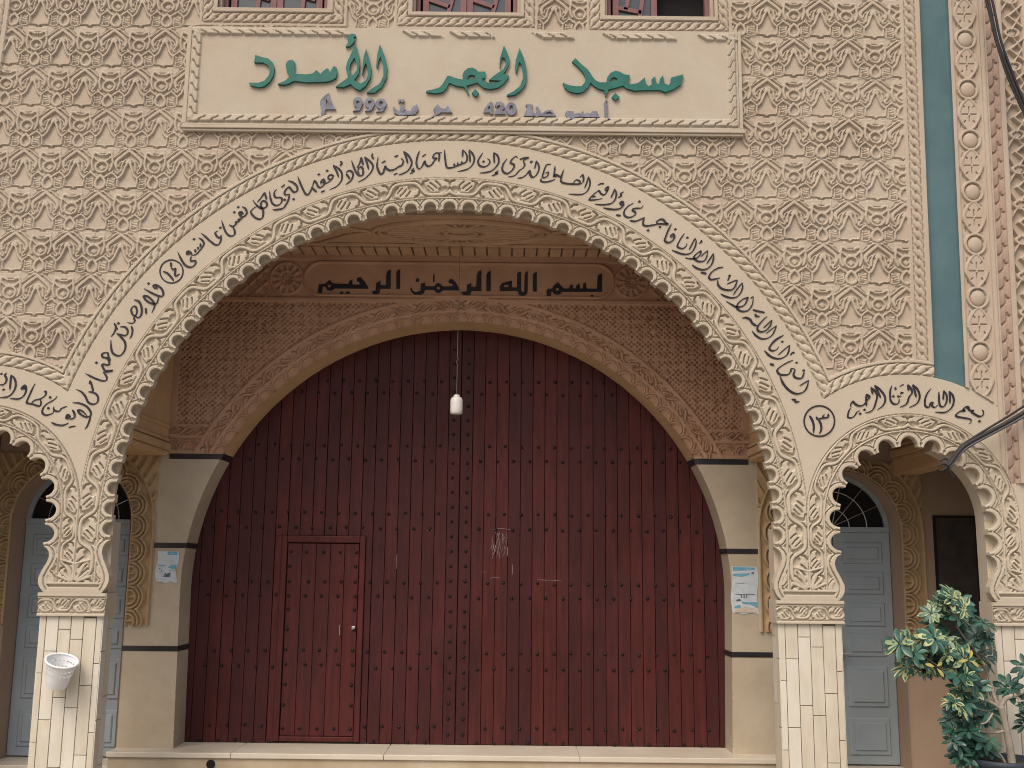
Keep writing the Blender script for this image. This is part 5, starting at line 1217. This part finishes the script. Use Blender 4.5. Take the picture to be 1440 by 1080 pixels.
# ------------------------------------------------------------------ potted shrub
YP = -0.55
pc = P(1412, 1086, YP)
t = thing('potted_shrub', 'variegated umbrella shrub in a dark pot in front of the right column', 'plant', (float(pc[0]), YP, -0.15))
mb = MB(); zr = float(P(1412, 1066, YP)[2])
mb.lathe([(0.0, -0.154), (0.20, -0.154), (0.205, -0.14), (0.265, zr - 0.06), (0.285, zr - 0.055), (0.290, zr), (0.268, zr + 0.002), (0.262, zr - 0.05), (0.0, zr - 0.05)], (pc[0], YP, 0), 36)
mb.build('pot', MT['pot'], t, True)
mb = MB(); mb.lathe([(0.0, zr - 0.035), (0.15, zr - 0.038), (0.262, zr - 0.046)], (pc[0], YP, 0), 24); mb.build('soil', MT['soil'], t)
rp = random.Random(31)
def PP(x, y, dy=0): return Vector(P(x, y, YP + dy))
tr = MB()
def limb(pts, r0_, r1_, dys=None):
    v = [PP(x, y, (dys[i] if dys else 0)) for i, (x, y) in enumerate(pts)]
    q = catmull(np.array([tuple(a) for a in v]), 6); n_ = len(q)
    tr.tube([tuple(a) for a in q], [r0_ + (r1_ - r0_) * i / (n_ - 1) for i in range(n_)], 9)
limb([(1424, 1082), (1420, 1050), (1414, 1020), (1407, 992)], 0.036, 0.026)
limb([(1407, 994), (1415, 982), (1432, 976), (1450, 966), (1480, 945)], 0.024, 0.013)
limb([(1408, 998), (1398, 990), (1385, 984), (1370, 978)], 0.017, 0.007)
limb([(1412, 1028), (1400, 1030), (1385, 1029), (1372, 1029)], 0.015, 0.008)
limb([(1396, 1003), (1388, 1015), (1380, 1018)], 0.010, 0.006, [-.05, -.08, -.1])
limb([(1408, 1000), (1398, 980), (1392, 955), (1380, 930), (1362, 905), (1345, 880)], 0.020, 0.006, [0, .05, .08, .08, .05, 0])
limb([(1385, 984), (1360, 975), (1330, 945), (1295, 920)], 0.010, 0.004)
limb([(1416, 1078), (1405, 1060), (1385, 1050), (1360, 1062)], 0.014, 0.005)
tr.build('trunk', MT['bark'], t, True)
lf_ = MB()
def leaflet(base, d, nrm, L, W, var):
    d = d.normalized(); sd_ = d.cross(nrm).normalized(); n_ = sd_.cross(d).normalized()
    prof = [(0.0, .05), (.18, .45), (.42, .92), (.66, 1.0), (.86, .62), (1.0, .06)]
    rows_ = []
    for k_, (s_, w_) in enumerate(prof):
        c_ = base + d * L * s_ - n_ * (L * 0.22 * s_ * s_)
        rows_.append([c_ - sd_ * W * w_ + n_ * W * .22 * w_, c_ - sd_ * W * w_ * .42 + n_ * W * .04, c_ + sd_ * W * w_ * .42 + n_ * W * .04, c_ + sd_ * W * w_ + n_ * W * .22 * w_])
    for k_ in range(len(prof) - 1):
        for m_ in range(3):
            mi = var[0] if m_ == 1 else var[1]
            if var[1] == 2 and rp.random() < 0.30: mi = 0
            if var[1] == 2 and m_ == 1 and rp.random() < 0.25: mi = 2
            a, b = rows_[k_], rows_[k_ + 1]
            lf_.add([a[m_], a[m_ + 1], b[m_ + 1], b[m_]], [(0, 1, 2, 3)], mi)
def palm(c, nrm, L, kind):
    nrm = nrm.normalized(); a0 = rp.uniform(0, 6.28); k_ = 8 if kind == 'y' else rp.choice((7, 8, 8, 9))
    ex = nrm.cross(Vector((0.2, 0.3, 0.9))).normalized(); ey = nrm.cross(ex)
    for i in range(k_):
        a = a0 + 2 * math.pi * i / k_ + rp.uniform(-.12, .12); d = ex * math.cos(a) + ey * math.sin(a) + nrm * 0.12
        if kind == 'v': var = (0, 2) if rp.random() < 0.62 else (0, 0)
        elif kind == 'y':
            var = (3, 3)
            if i in (1, 2, 4, 5, 7): continue
        else: var = rp.choice(((1, 1), (0, 1), (0, 0)))
        leaflet(c + d * 0.012, d, nrm, L * rp.uniform(.8, 1.1), L * rp.uniform(.17, .22), var)
    tr2.tube([c, c - nrm * 0.10 + Vector((rp.uniform(-.03, .03), 0.04, -.03))], 0.0035, 5)
tr2 = MB()
SITES = [  # x, y, radius px, count, share variegated
 (1335, 842, 20, 7, .5), (1316, 853, 14, 4, .7), (1356, 850, 16, 4, .3), (1340, 870, 12, 3, .6), (1278, 902, 20, 5, .5), (1300, 916, 22, 6, .6), (1328, 905, 22, 6, .75), (1350, 912, 22, 7, .8),
 (1370, 930, 20, 5, .6), (1330, 935, 24, 6, .5), (1285, 938, 16, 4, .1), (1358, 955, 20, 5, .5), (1376, 968, 16, 5, .9), (1374, 888, 20, 6, .1), (1388, 905, 14, 4, .2), (1345, 962, 20, 5, .3), (1348, 985, 20, 6, .5),
 (1338, 1010, 20, 5, .3), (1362, 1002, 20, 5, .3), (1382, 1006, 14, 3, .2), (1348, 1030, 20, 5, .15), (1368, 1036, 18, 4, .1), (1356, 1058, 16, 3, .0), (1382, 1056, 20, 4, .0), (1310, 890, 16, 3, .6),
 (1424, 968, 12, 2, .0), (1438, 990, 16, 3, .0), (1446, 935, 16, 3, .2), (1445, 1020, 16, 3, .0), (1352, 1068, 10, 2, 0)]
for x, y, rpx, n_, sh in SITES:
    for i in range(n_):
        a = rp.uniform(0, 6.28); r = rpx * math.sqrt(rp.random()); dy = rp.uniform(-.16, .16)
        c = PP(x + r * math.cos(a), y + r * math.sin(a) * .8, dy)
        nrm = Vector((math.cos(a) * .6 + rp.uniform(-.3, .3), -rp.uniform(.35, 1.0), rp.uniform(.25, 1.1) - .35 * math.sin(a)))
        palm(c, nrm, rp.uniform(.085, .145), 'v' if rp.random() < sh else 'g')
for x, y in ((1363, 928), (1316, 938)): palm(PP(x, y, -.17), Vector((.2, -1, .4)), .085, 'y')
lf_.build('foliage', [MT['leaf'], MT['leaf2'], MT['leafc'], MT['leafy']], t, True)
tr2.build('leaf_stalks', MT['leaf2'], t)
